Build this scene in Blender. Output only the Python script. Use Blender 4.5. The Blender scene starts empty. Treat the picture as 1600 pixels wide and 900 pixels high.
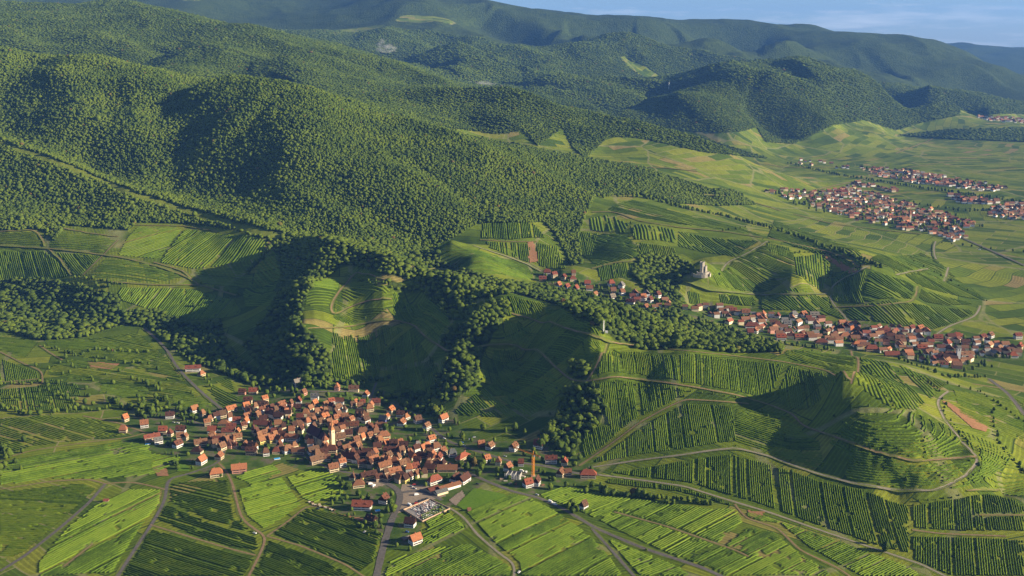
import bpy, bmesh, math, random
import numpy as np
from mathutils import Vector, Matrix

# ------------------------------------------------------------------ camera, world, sun
SC = bpy.context.scene
COL = SC.collection
CAM_H = 500.0
PITCH = math.radians(13.7)
FPX = 1600.0
cd = bpy.data.cameras.new("camera"); cam = bpy.data.objects.new("camera", cd); COL.objects.link(cam)
cam.location = (0, 0, CAM_H)
cam.rotation_euler = (math.radians(90) - PITCH, 0, 0)
cd.sensor_width = 36; cd.lens = 36 * FPX / 1600.0
cd.clip_start = 1; cd.clip_end = 200000
SC.camera = cam

SUN_EL = math.radians(18.5)
SUN_AZ = math.radians(98.0)      # clockwise from +Y (the view direction): the sun stands to the right
w = bpy.data.worlds.new("World"); SC.world = w; w.use_nodes = True
nt = w.node_tree; nt.nodes.clear()
wo = nt.nodes.new("ShaderNodeOutputWorld"); bg = nt.nodes.new("ShaderNodeBackground")
sky = nt.nodes.new("ShaderNodeTexSky"); sky.sky_type = 'NISHITA'; sky.sun_disc = False
sky.sun_elevation = SUN_EL; sky.sun_rotation = SUN_AZ
sky.altitude = 300; sky.air_density = 0.6; sky.dust_density = 0.35; sky.ozone_density = 3.0
tcn = nt.nodes.new("ShaderNodeTexCoord"); mp = nt.nodes.new("ShaderNodeMapping")
mp.inputs['Scale'].default_value = (7.0, 2.5, 60.0)
cn = nt.nodes.new("ShaderNodeTexNoise"); cn.inputs['Scale'].default_value = 1.5; cn.inputs['Detail'].default_value = 7
cn.inputs['Roughness'].default_value = 0.6
cr = nt.nodes.new("ShaderNodeValToRGB"); cr.color_ramp.elements[0].position = 0.50; cr.color_ramp.elements[1].position = 0.78
cr.color_ramp.elements[0].color = (0, 0, 0, 1); cr.color_ramp.elements[1].color = (.6, .6, .6, 1)
mx = nt.nodes.new("ShaderNodeMix"); mx.data_type = 'RGBA'
mx.inputs[7].default_value = (10, 9.8, 9.7, 1)
L = nt.links.new
L(tcn.outputs['Generated'], mp.inputs['Vector']); L(mp.outputs[0], cn.inputs['Vector']); L(cn.outputs[0], cr.inputs[0])
L(cr.outputs[0], mx.inputs[0]); L(sky.outputs[0], mx.inputs[6]); L(mx.outputs[2], bg.inputs[0]); L(bg.outputs[0], wo.inputs[0])
bg.inputs[1].default_value = 0.05
sd = bpy.data.lights.new("sun", 'SUN'); sd.energy = 5.0; sd.angle = math.radians(0.5); sd.color = (1.0, 0.85, 0.60)
sun = bpy.data.objects.new("sun", sd); COL.objects.link(sun)
sdir = Vector((math.sin(SUN_AZ) * math.cos(SUN_EL), math.cos(SUN_AZ) * math.cos(SUN_EL), math.sin(SUN_EL)))
sun.rotation_euler = sdir.to_track_quat('Z', 'Y').to_euler()
SC.view_settings.view_transform = 'Standard'; SC.view_settings.look = 'None'
SC.view_settings.exposure = 1.32; SC.view_settings.gamma = 1.0; SC.view_settings.use_curve_mapping = False
SC.cycles.max_bounces = 4; SC.cycles.volume_bounces = 0
try: SC.cycles.use_denoising = True
except Exception: pass

# ------------------------------------------------------------------ terrain from surveyed points
cp_, sp_ = math.cos(PITCH), math.sin(PITCH)
def ray(u, v):
    a = (np.asarray(u, float) - 800) / FPX; b = (np.asarray(v, float) - 450) / FPX
    return a, cp_ - b * sp_, -sp_ - b * cp_
def project(x, y, z):
    dz = z - CAM_H
    d = y * cp_ - dz * sp_; up = y * sp_ + dz * cp_
    return 800 + FPX * x / d, 450 - FPX * up / d
Zp = [ # u, v, z
 (0,900,0),(400,900,0),(800,900,-1),(1200,900,-6),(1600,900,-14),(0,800,1),(400,800,0),(800,800,0),(1100,830,-4),
 (-300,900,0),(-300,700,4),(-300,560,12),(1900,900,-18),(1900,750,-12),(1900,620,-10),(1900,540,-12),(1900,450,-8),
 (0,700,5),(200,700,3),(400,700,2),(600,720,0),(800,740,0),(0,620,8),(150,600,6),(300,600,4),(450,620,4),(250,520,7),(0,540,10),(120,540,8),
 (-300,440,45),(0,440,42),(150,440,58),(-300,360,125),(0,362,120),(100,372,112),(150,400,88),(200,362,120),
 (300,440,58),(300,357,124),(300,400,92),(330,530,11),(400,560,10),(420,440,62),(400,375,120),(380,480,40),(430,520,36),(440,590,5),(230,480,30),(100,480,20),
 (480,450,92),(470,510,58),(482,570,24),(540,610,4),(560,430,98),(610,440,101),(600,470,76),(560,500,50),(600,550,18),(560,590,6),(640,480,66),(640,520,42),(680,560,26),(660,620,4),
 (740,480,84),(745,500,78),(725,550,52),(705,600,26),(680,635,5),(760,560,40),(790,600,18),(770,660,3),(810,550,40),(820,520,62),
 (870,495,96),(890,508,96),(935,522,91),(950,535,85),(900,545,74),(880,580,50),(850,640,18),(830,690,2),(945,560,68),(960,600,52),(920,640,30),(900,700,3),
 (1000,600,50),(1000,560,66),(1050,575,66),(1000,640,34),(1000,680,19),(1000,740,0),(1080,620,46),(1080,680,24),(1150,560,62),(1150,610,48),(1150,640,40),(1150,700,18),(1150,745,3),(1150,790,-3),
 (1200,620,40),(1300,820,-6),
 (1380,790,-2),(1450,810,-6),(1560,760,-3),
 (1550,640,22),(1600,700,4),(1400,572,50),(1600,620,6),(1500,860,-12),(1590,780,-6),
 (1220,548,62),(1290,562,56),(1340,562,55),(1080,548,72),
 (850,430,62),(1000,465,40),(1150,500,16),(1300,525,5),(1400,540,0),(1500,550,-5),(1600,562,-8),(1600,520,-4),(920,447,52),(1080,485,28),
 (1097,428,68),(1130,430,62),(1060,450,48),(1060,425,62),(1200,378,86),(1180,400,78),(1250,380,78),(1320,400,68),(1345,405,66),(1300,425,44),(1290,450,36),(1340,425,62),(1380,430,60),(1250,420,60),(1300,480,18),(1400,480,26),(1430,440,42),(1450,480,18),(1530,490,3),
 (1240,440,49),(1450,400,8),(1450,380,4),(1600,450,-4),(1600,400,0),(1600,350,0),(1500,440,6),
 (930,312,132),(960,340,112),(900,400,74),(905,360,100),(880,430,64),(980,400,84),(1000,320,120),(1000,360,108),(1100,340,96),(1100,380,84),(1000,440,56),(1200,450,36),(1100,465,32),(1200,340,50),(1300,360,26),(1100,310,88),
 (1190,320,40),(1300,330,4),(1400,350,0),(1250,400,71),
 (800,350,122),(760,348,124),(700,390,100),(700,400,96),(820,410,76),(740,400,100),(780,400,92),(740,430,84),(860,400,80),
 (1500,300,0),(1300,300,4),(1900,380,0),(1900,300,0),(1900,250,0),(1600,250,0),(1400,250,0),(1300,260,8),(1200,285,60),(1250,300,25),(1200,265,52),
 (1500,204,34),(1400,212,6),(1500,220,6),(1600,206,30),(1500,192,4),(1800,215,4),(1700,195,6),(1420,190,6),(1600,190,8),
 (1308,597,75),(1350,620,68),(1400,650,58),(1450,680,46),(1500,703,33),(1530,720,22),(1240,592,52),(1240,648,37),(1300,650,48),(1325,662,50),(1250,668,31),(1345,690,42),(1400,720,30),(1430,740,20),(1465,768,7),(1400,767,6),(1330,755,9),(1260,735,11),(1295,715,22),(1300,780,-1),(1380,790,-2),(1450,625,44),(1482,612,37),(1480,660,37),(1500,640,31),(1360,585,56),(1400,590,50),(1500,600,24),(1300,585,62),(1275,620,55),
]
Dp = [ # u, v, distance
 (0,218,2487),(-300,190,2600),(100,250,2350),(200,293,2220),(300,325,2150),(400,345,2050),(430,360,1990),(500,386,1850),(600,411,1750),(700,437,1670),(780,461,1600),(900,478,1530),(1000,492,1550),(1000,530,1446),(1060,515,1540),
 (250,345,2090),(100,330,2160),(0,300,2230),(560,402,1800),
 (500,372,2000),(600,380,1995),(690,385,1990),
 (0,87,3000),(-300,75,3100),(100,97,2930),(200,115,2850),(330,126,2750),(430,128,2700),(520,152,2700),(620,187,2700),(700,205,2740),(850,242,2750),(1000,272,2750),(1110,300,2750),
 (0,200,2640),(0,150,2800),(150,200,2560),(150,270,2420),(300,300,2300),(300,250,2420),(300,200,2550),(200,160,2700),(400,300,2250),(400,240,2370),(400,180,2520),(500,250,2300),(500,310,2150),(600,300,2170),(560,340,2090),(600,360,2060),(620,240,2420),
 (700,300,2250),(800,330,2200),(750,250,2450),(660,330,2120),(850,300,2380),(900,295,2480),(760,300,2300),
 (680,140,3600),(590,148,3650),(790,140,3600),(870,165,3550),(1000,192,3500),(1130,232,3450),(860,215,3250),(950,232,3250),(1050,252,3150),(760,195,3300),
 (0,12,4700),(-300,0,4800),(110,8,4850),(180,2,5000),(250,15,5000),(340,36,4900),(430,52,4800),(560,82,4600),(700,127,4400),(100,90,3900),(0,70,3900),(-300,60,4000),(350,122,3500),(480,140,3550),(550,150,3500),(250,80,4150),(430,95,4000),(620,122,4150),
 (700,0,9500),(780,14,9200),(850,21,9000),(930,27,8700),(1000,27,8500),(1060,47,8500),(1120,42,10000),(1180,38,10000),(1300,49,9800),(1400,59,9500),(1462,64,9300),(1470,63,9250),(1520,87,9000),(1600,120,8500),(1900,130,8500),
 (1300,100,7500),(1200,75,7800),(1400,130,7000),(1550,150,6800),(1550,178,6300),(1450,160,6400),(1500,100,8200),
 (1240,97,5500),(1060,150,4700),(1150,118,5100),(1340,118,5900),(1100,182,4500),(1350,152,5500),(1480,172,6100),(1230,216,4700),(1330,192,5100),(1150,205,4400),(1130,262,3700),(1200,170,4900),(1250,160,5000),(1290,170,5000),(1210,235,4400),(1420,186,5700),
 (540,6,8200),(620,-12,8500),(450,50,7000),(600,70,6500),(520,45,7300),(400,35,7600),(700,100,5800),(800,130,5500),(960,105,6300),(900,130,5900),(900,165,4900),(980,172,4800),(1040,120,5700),(830,75,7000),(760,60,7500),(1000,75,7600),(1100,90,6900),(870,100,6200),(740,80,6600),(850,110,5900),
 (230,-25,11000),(350,-20,11500),(450,-10,11000),(0,-40,10000),(-300,-40,11000),
 (1500,73,17000),(1600,79,17000),(1570,76,15000),(1700,84,17000),(1900,88,17000),(1540,74,16000),
]
Wp = [ # x, y, z : ground that the photograph hides
 (-900,3400,330),(-400,3350,300),(-100,3150,190),(100,3100,170),(-1200,3500,380),(250,3050,150),(420,2950,130),
 (-1500,5800,330),(-900,5700,330),(-400,5100,260),(0,4400,170),(200,4100,140),(-2400,5800,400),
 (700,4300,60),(900,6200,200),(1600,6500,120),(1800,8000,200),(3200,7500,60),(4500,9000,60),(4200,12000,60),(6500,12000,60),
 (0,1680,70),(60,1700,62),(150,1690,45),(330,1620,22),(520,1570,8),(250,1660,34),(420,1600,14),(650,1550,2),
 (-150,1800,88),(-60,1720,80),
 (0,25000,300),(8000,25000,220),(-8000,25000,500),(16000,25000,100),(-16000,25000,300),(26000,25000,50),
 (-2500,12500,750),(-5500,12500,850),(0,13000,600),(2000,14000,450),
 (0,560,0),(-500,560,0),(500,560,-4),(900,600,-12),(-900,600,0),(-1300,1500,20),(1500,1500,-10),(2200,2500,-5),
]
pts = []
for u, v, z in Zp:
    rx, ry, rz = ray(u, v); t = (z - CAM_H) / rz; pts.append((rx * t, ry * t, z))
for u, v, D in Dp:
    rx, ry, rz = ray(u, v); t = D / ry; pts.append((rx * t, D, CAM_H + rz * t))
pts += Wp
PT = np.array(pts, float)
def warp(x, y): return np.stack([x / y * 1.0, np.log(y)], -1)
_W = warp(PT[:, 0], PT[:, 1])
def _phi(r2): return np.sqrt(r2 + 0.012 ** 2)
_d2 = ((_W[:, None] - _W[None]) ** 2).sum(-1)
_A = -_phi(_d2) ; n_ = len(PT)
_P = np.concatenate([np.ones((n_, 1)), _W], 1)
_K = np.block([[_A - 0.004 * np.eye(n_), _P], [_P.T, np.zeros((3, 3))]])
_sol = np.linalg.solve(_K, np.concatenate([PT[:, 2], np.zeros(3)]))
S0, S1, L0, L1 = -1.25, 1.25, math.log(500.0), math.log(26000.0)
NS, NL = 1001, 1100
sg = np.linspace(S0, S1, NS); lg = np.linspace(L0, L1, NL)
HC = np.zeros((NL, NS))
for i in range(0, NL, 25):                       # coarse solve in blocks
    SS, LL = np.meshgrid(sg[::4], lg[i:i + 25:2] if False else lg[i:i + 25])
    q = np.stack([SS.ravel(), LL.ravel()], -1)
    d2 = ((q ** 2).sum(1)[:, None] + (_W ** 2).sum(1)[None] - 2 * q @ _W.T)
    h = -_phi(np.maximum(d2, 0)) @ _sol[:n_] + _sol[n_] + q @ _sol[n_ + 1:]
    h = h.reshape(SS.shape)
    HC[i:i + 25] = np.stack([np.interp(sg, sg[::4], r) for r in h])

def hash2(ix, iy, seed):
    n = (ix.astype(np.int64) * 374761393 + iy.astype(np.int64) * 668265263 + seed * 982451653) & 0xffffffff
    n = ((n ^ (n >> 13)) * 1274126177) & 0xffffffff
    return ((n ^ (n >> 16)) & 0xffff) / 65535.0
def vnoise(x, y, seed=0):
    ix, iy = np.floor(x), np.floor(y); fx, fy = x - ix, y - iy
    fx = fx * fx * fx * (fx * (fx * 6 - 15) + 10); fy = fy * fy * fy * (fy * (fy * 6 - 15) + 10)
    a = hash2(ix, iy, seed); b = hash2(ix + 1, iy, seed); c = hash2(ix, iy + 1, seed); d = hash2(ix + 1, iy + 1, seed)
    return (a + (b - a) * fx) * (1 - fy) + (c + (d - c) * fx) * fy
def fbm(x, y, oct_=4, seed=0):
    s = 0; a = 1; t = 0
    for o in range(oct_):
        s = s + a * vnoise(x, y, seed + o * 7); t += a; a *= .5; x = x * 2.03 + 11.3; y = y * 2.03 - 7.7
    return s / t
def sstep(a, b, x):
    t = np.clip((x - a) / (b - a), 0, 1); return t * t * (3 - 2 * t)
SG, LG = np.meshgrid(sg, lg)
YG = np.exp(LG); XG = SG * YG
# erosion: spurs and gullies on the wooded slopes, growing with the size of the mountains
hill = sstep(90, 260, HC) * sstep(2000, 2300, YG)
rid = lambda f, s: 1 - np.abs(2 * fbm(XG / f, YG / f, 3, s) - 1) * 2
HG = HC + hill * (13 * rid(330, 3) * sstep(6000, 3500, YG) + sstep(3300, 5500, YG) * sstep(60, 300, HC) * 70 * rid(1500, 5) - 6)
HG += hill * sstep(3000, 5000, YG) * 22 * (rid(520, 9))
HG += sstep(60, 110, HC) * sstep(1500, 1700, YG) * sstep(2400, 2100, YG) * 5 * (fbm(XG / 90, YG / 90, 3, 21) - .5)
HG += hill * sstep(3600, 2600, YG) * 5 * rid(150, 12)
HG += 2.2 * (fbm(XG / 110, YG / 110, 3, 31) - .5) + sstep(8, 40, HC) * 2.2 * (fbm(XG / 28, YG / 28, 3, 33) - .5)
def H(x, y):
    x = np.asarray(x, float); y = np.maximum(np.asarray(y, float), 501)
    fs = np.clip((x / y - S0) / (S1 - S0) * (NS - 1), 0, NS - 1.001); fl = np.clip((np.log(y) - L0) / (L1 - L0) * (NL - 1), 0, NL - 1.001)
    i = fs.astype(int); j = fl.astype(int); a = fs - i; b = fl - j
    return (HG[j, i] * (1 - a) + HG[j, i + 1] * a) * (1 - b) + (HG[j + 1, i] * (1 - a) + HG[j + 1, i + 1] * a) * b
def hit(u, v, dmin=600., dmax=30000.):
    """the ground point that a sight line from the survey position meets"""
    u = np.atleast_1d(np.asarray(u, float)); v = np.atleast_1d(np.asarray(v, float))
    rx, ry, rz = ray(u, v)
    D = np.full(u.shape, float(dmin)); done = np.zeros(u.shape, bool); prev = D.copy()
    for k in range(1400):
        z = CAM_H + rz / ry * D
        below = (z < H(rx / ry * D, D)) & ~done
        done |= below
        if done.all(): break
        m = ~done; prev[m] = D[m]; D[m] *= 1.0022
        done |= D > dmax
    lo, hi = prev, D
    for _ in range(12):
        mid = .5 * (lo + hi); b = CAM_H + rz / ry * mid < H(rx / ry * mid, mid)
        hi = np.where(b, mid, hi); lo = np.where(b, lo, mid)
    x = rx / ry * hi
    return np.stack([x, hi, H(x, hi)], -1)
SPURS = [ # spurs (+) and gullies (-): half width m, height m, line in survey angles
 (70,24,[(620,187),(700,215),(780,245),(860,285),(920,310)]),(35,-8,[(250,120),(262,160),(250,190)]),(45,-6,[(283,126),(288,190),(270,290)]),(30,-12,[(415,160),(385,210)]),
 (45,-9,[(440,235),(385,262),(300,290)]),(60,-13,[(590,190),(545,225),(500,265),(440,290),(330,312)]),(60,7,[(330,130),(345,200),(330,260)]),(70,10,[(470,140),(470,200),(450,250)]),
 (80,13,[(100,100),(130,170),(210,240)]),(45,14,[(200,120),(210,180),(230,230)]),(70,-22,[(0,190),(100,250),(200,285),(290,302)]),(42,15,[(0,219),(100,252),(200,294),(300,327),(430,363),(520,390),(600,413)]),
 (50,14,[(620,270),(690,300),(720,330)]),(40,-14,[(640,250),(700,290),(740,335)]),(45,-14,[(520,300),(580,330),(640,370)]),(40,12,[(420,280),(500,320),(560,365)]),
 (60,26,[(600,152),(680,142),(790,142),(870,167),(1000,194),(1130,236)]),(60,-18,[(750,150),(735,180),(740,200)]),(60,-16,[(880,172),(890,200),(885,225)]),(60,14,[(820,150),(810,180),(790,205)]),
 (130,50,[(180,72),(260,84),(330,82),(420,100),(480,125)]),(110,-55,[(120,97),(200,96),(270,70)]),(90,-45,[(330,126),(380,113),(440,116)]),(130,48,[(430,97),(530,102),(640,108),(700,130)]),(140,55,[(0,50),(60,75),(120,105)]),
 (110,40,[(250,20),(190,45),(130,75)]),(90,-35,[(480,75),(540,95),(600,110)]),(80,30,[(400,60),(470,78),(540,84)]),
 (120,-70,[(0,60),(60,88),(150,104),(260,112),(340,120)]),(90,-55,[(400,88),(385,105),(370,118)]),
 (250,90,[(620,0),(680,20),(730,50),(760,75)]),(200,-100,[(590,62),(650,80),(690,92)]),(200,80,[(640,20),(610,45),(540,72)]),(170,70,[(700,68),(780,66),(850,76)]),(180,-80,[(660,100),(720,84),(790,82)]),
 (160,60,[(700,105),(760,92),(830,92)]),(260,95,[(835,122),(880,96),(930,82),(990,84)]),(260,-120,[(860,166),(960,152),(1020,118),(1060,92)]),(200,55,[(1060,151),(1110,126),(1170,111),(1240,98)]),
 (110,62,[(1195,117),(1225,150),(1265,185),(1300,205)]),(130,-48,[(1160,150),(1192,185),(1208,215)]),(120,-45,[(1300,130),(1322,165),(1312,188)]),(120,40,[(1330,118),(1400,146),(1470,173)]),
 (300,110,[(1060,52),(1130,76),(1200,86),(1280,92)]),(300,-130,[(1110,55),(1200,66),(1300,78),(1400,96)]),(250,70,[(1290,112),(1400,120),(1500,110),(1560,120)]),(250,-90,[(880,35),(960,45),(1030,60)]),(240,80,[(900,55),(980,62),(1060,80)]),
 (200,-70,[(1130,110),(1180,92),(1260,92)]),(260,-80,[(740,20),(800,40),(860,50)]),(240,70,[(760,10),(830,30),(900,45)]),
]
def carve():
    D2 = []
    for wd, hh, pl in SPURS:
        q = []
        for (a, b), (c, d) in zip(pl[:-1], pl[1:]): q += [(a + (c - a) * k / 6, b + (d - b) * k / 6) for k in range(6)]
        q.append(pl[-1]); h = hit(*np.array(q, float).T); md = np.median(h[:, 1]); h = h[np.abs(h[:, 1] / md - 1) < .22]
        if len(h) > 2: D2.append((wd, hh, h[:, :2]))
    for wd, hh, p in D2:
        lo, hi = p.min(0) - wd * 3.2, p.max(0) + wd * 3.2; m = (XG > lo[0]) & (XG < hi[0]) & (YG > lo[1]) & (YG < hi[1])
        x, y = XG[m], YG[m]; best = np.full(x.shape, 1e9); tt = np.zeros(x.shape); n = len(p) - 1
        wob = 1 + .5 * (fbm(x / wd / 1.3, y / wd / 1.3, 2, 61) - .5)
        for k in range(n):
            d = p[k + 1] - p[k]; l2 = max(d @ d, 1e-6); t = np.clip(((x - p[k, 0]) * d[0] + (y - p[k, 1]) * d[1]) / l2, 0, 1)
            r = (x - p[k, 0] - t * d[0]) ** 2 + (y - p[k, 1] - t * d[1]) ** 2; b = r < best; best[b] = r[b]; tt[b] = (k + t[b]) / n
        r = np.sqrt(best) / wd * wob; prof = np.exp(-np.abs(r) ** 1.5) * sstep(0, .15, tt + .08) * sstep(1.0, .8, tt - .1)
        HG[m] += hh * prof * ((.8 if hh > 0 else 1.4) if p[:, 1].mean() > 4200 else .9)
carve()
def refit(sig=.022):
    sel = (PT[:len(Zp) + len(Dp), 1] > 1950); P_ = PT[:len(Zp) + len(Dp)][sel]; Wq = warp(P_[:, 0], P_[:, 1]); res = P_[:, 2] - H(P_[:, 0], P_[:, 1])
    cs, cl = sg[::8], lg[::8]; out = np.zeros((len(cl), len(cs)))
    for i in range(len(cl)):
        q = np.stack([cs, np.full(len(cs), cl[i])], -1); w_ = np.exp(-((q[:, None] - Wq[None]) ** 2).sum(-1) / (2 * sig * sig)); out[i] = (w_ * res).sum(1) / (w_.sum(1) + .25)
    rows = np.stack([np.interp(sg, cs, r) for r in out]); f = np.clip((np.arange(NL)) / 8, 0, len(cl) - 1.001); j = f.astype(int); a = (f - j)[:, None]
    HG[:] += rows[j] * (1 - a) + rows[j + 1] * a
refit(.03); refit(.018)
def terraces(u, v, rad, step):
    c = hit(u, v)[0]; d = np.hypot(XG - c[0], YG - c[1]); m = d < rad * 1.6; z = HG[m]; k = np.floor(z / step); f = z / step - k
    zt = (k + sstep(.62, 1., f) * 1.) * step; HG[m] = z + (zt - z) * .85 * sstep(rad * 1.5, rad, d[m])
terraces(1440, 680, 60, 3.6)
def inpoly(px, py, poly):
    inside = np.zeros(np.shape(px), bool); n = len(poly)
    for i in range(n):
        x1, y1 = poly[i]; x2, y2 = poly[(i + 1) % n]
        if y1 == y2: continue
        c = ((y1 > py) != (y2 > py)) & (px < (x2 - x1) * (py - y1) / (y2 - y1) + x1)
        inside ^= c
    return inside
# ------------------------------------------------------------------ helpers
rng = random.Random(7)
def tag(o, label=None, cat=None, group=None, kind=None):
    if label: o['label'] = label
    if cat: o['category'] = cat
    if group: o['group'] = group
    if kind: o['kind'] = kind
    return o
def mesh_np(name, co, quads=None, tris=None, smooth=False):
    me = bpy.data.meshes.new(name)
    co = np.asarray(co, np.float32).reshape(-1, 3)
    me.vertices.add(len(co)); me.vertices.foreach_set('co', co.ravel())
    li = []; tot = []
    if quads is not None and len(quads): li.append(np.asarray(quads, np.int32).ravel()); tot.append(np.full(len(quads), 4, np.int32))
    if tris is not None and len(tris): li.append(np.asarray(tris, np.int32).ravel()); tot.append(np.full(len(tris), 3, np.int32))
    li = np.concatenate(li); tot = np.concatenate(tot)
    me.loops.add(len(li)); me.loops.foreach_set('vertex_index', li)
    me.polygons.add(len(tot)); me.polygons.foreach_set('loop_start', np.concatenate([[0], np.cumsum(tot)[:-1]]).astype(np.int32))
    me.update(calc_edges=True)
    if smooth: me.polygons.foreach_set('use_smooth', np.ones(len(tot), bool))
    return me
def link(name, me, mat=None, parent=None):
    o = bpy.data.objects.new(name, me); COL.objects.link(o)
    if mat: me.materials.append(mat)
    if parent: o.parent = parent
    return o
class NT:
    def __init__(s, name):
        s.m = bpy.data.materials.new(name); s.m.use_nodes = True; s.t = s.m.node_tree
        s.b = s.t.nodes['Principled BSDF']; s.b.inputs['Roughness'].default_value = .9
        s.b.inputs['Specular IOR Level'].default_value = .04
    def n(s, typ, **k):
        nd = s.t.nodes.new('ShaderNode' + typ)
        for a, b in k.items(): setattr(nd, a, b)
        return nd
    def l(s, a, b): s.t.links.new(a, b)
    def noise(s, vec, scale, detail=3, rough=.55):
        n = s.n('TexNoise'); n.inputs['Scale'].default_value = scale; n.inputs['Detail'].default_value = detail; n.inputs['Roughness'].default_value = rough
        if vec is not None: s.l(vec, n.inputs['Vector'])
        return n.outputs[0]
    def ramp(s, fac, stops):
        r = s.n('ValToRGB'); e = r.color_ramp.elements
        while len(e) < len(stops): e.new(.5)
        for i, (p, c) in enumerate(stops):
            e[i].position = p; e[i].color = (c, c, c, 1) if not isinstance(c, tuple) else (*c, 1)
        s.l(fac, r.inputs[0]); return r.outputs[0]
    def mix(s, f, a, b, mode='MIX'):
        m = s.n('Mix', data_type='RGBA', blend_type=mode)
        for k, v in ((0, f), (6, a), (7, b)):
            if hasattr(v, 'is_output'): s.l(v, m.inputs[k])
            else: m.inputs[k].default_value = v if not isinstance(v, tuple) else (*v, 1)
        return m.outputs[2]
    def math(s, op, a, b=0.):
        m = s.n('Math', operation=op)
        for k, v in ((0, a), (1, b)):
            if hasattr(v, 'is_output'): s.l(v, m.inputs[k])
            else: m.inputs[k].default_value = v
        return m.outputs[0]
    def bump(s, h, dist, strength=1.):
        b = s.n('Bump'); b.inputs['Distance'].default_value = dist; b.inputs['Strength'].default_value = strength
        s.l(h, b.inputs['Height']); s.l(b.outputs[0], s.b.inputs['Normal'])
    def out(s, c): s.l(c, s.b.inputs['Base Color']); return s.m

MAT = {}
def simple(name, col, var=.25, scale=.6, rough=.85):
    """a weathered surface: base colour, mottled by object and by world noise"""
    if name in MAT: return MAT[name]
    t = NT(name); t.b.inputs['Roughness'].default_value = rough
    g = t.n('NewGeometry').outputs['Position']; oi = t.n('ObjectInfo').outputs['Random']
    n1 = t.noise(g, scale, 4); f = t.ramp(n1, [(.25, 1 - var), (.75, 1 + var * .6)])
    f2 = t.ramp(oi, [(0, 1 - var * .7), (1, 1 + var * .5)])
    c = t.mix(1., col, f, 'MULTIPLY'); c = t.mix(1., c, f2, 'MULTIPLY')
    MAT[name] = t.out(c); return MAT[name]

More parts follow.
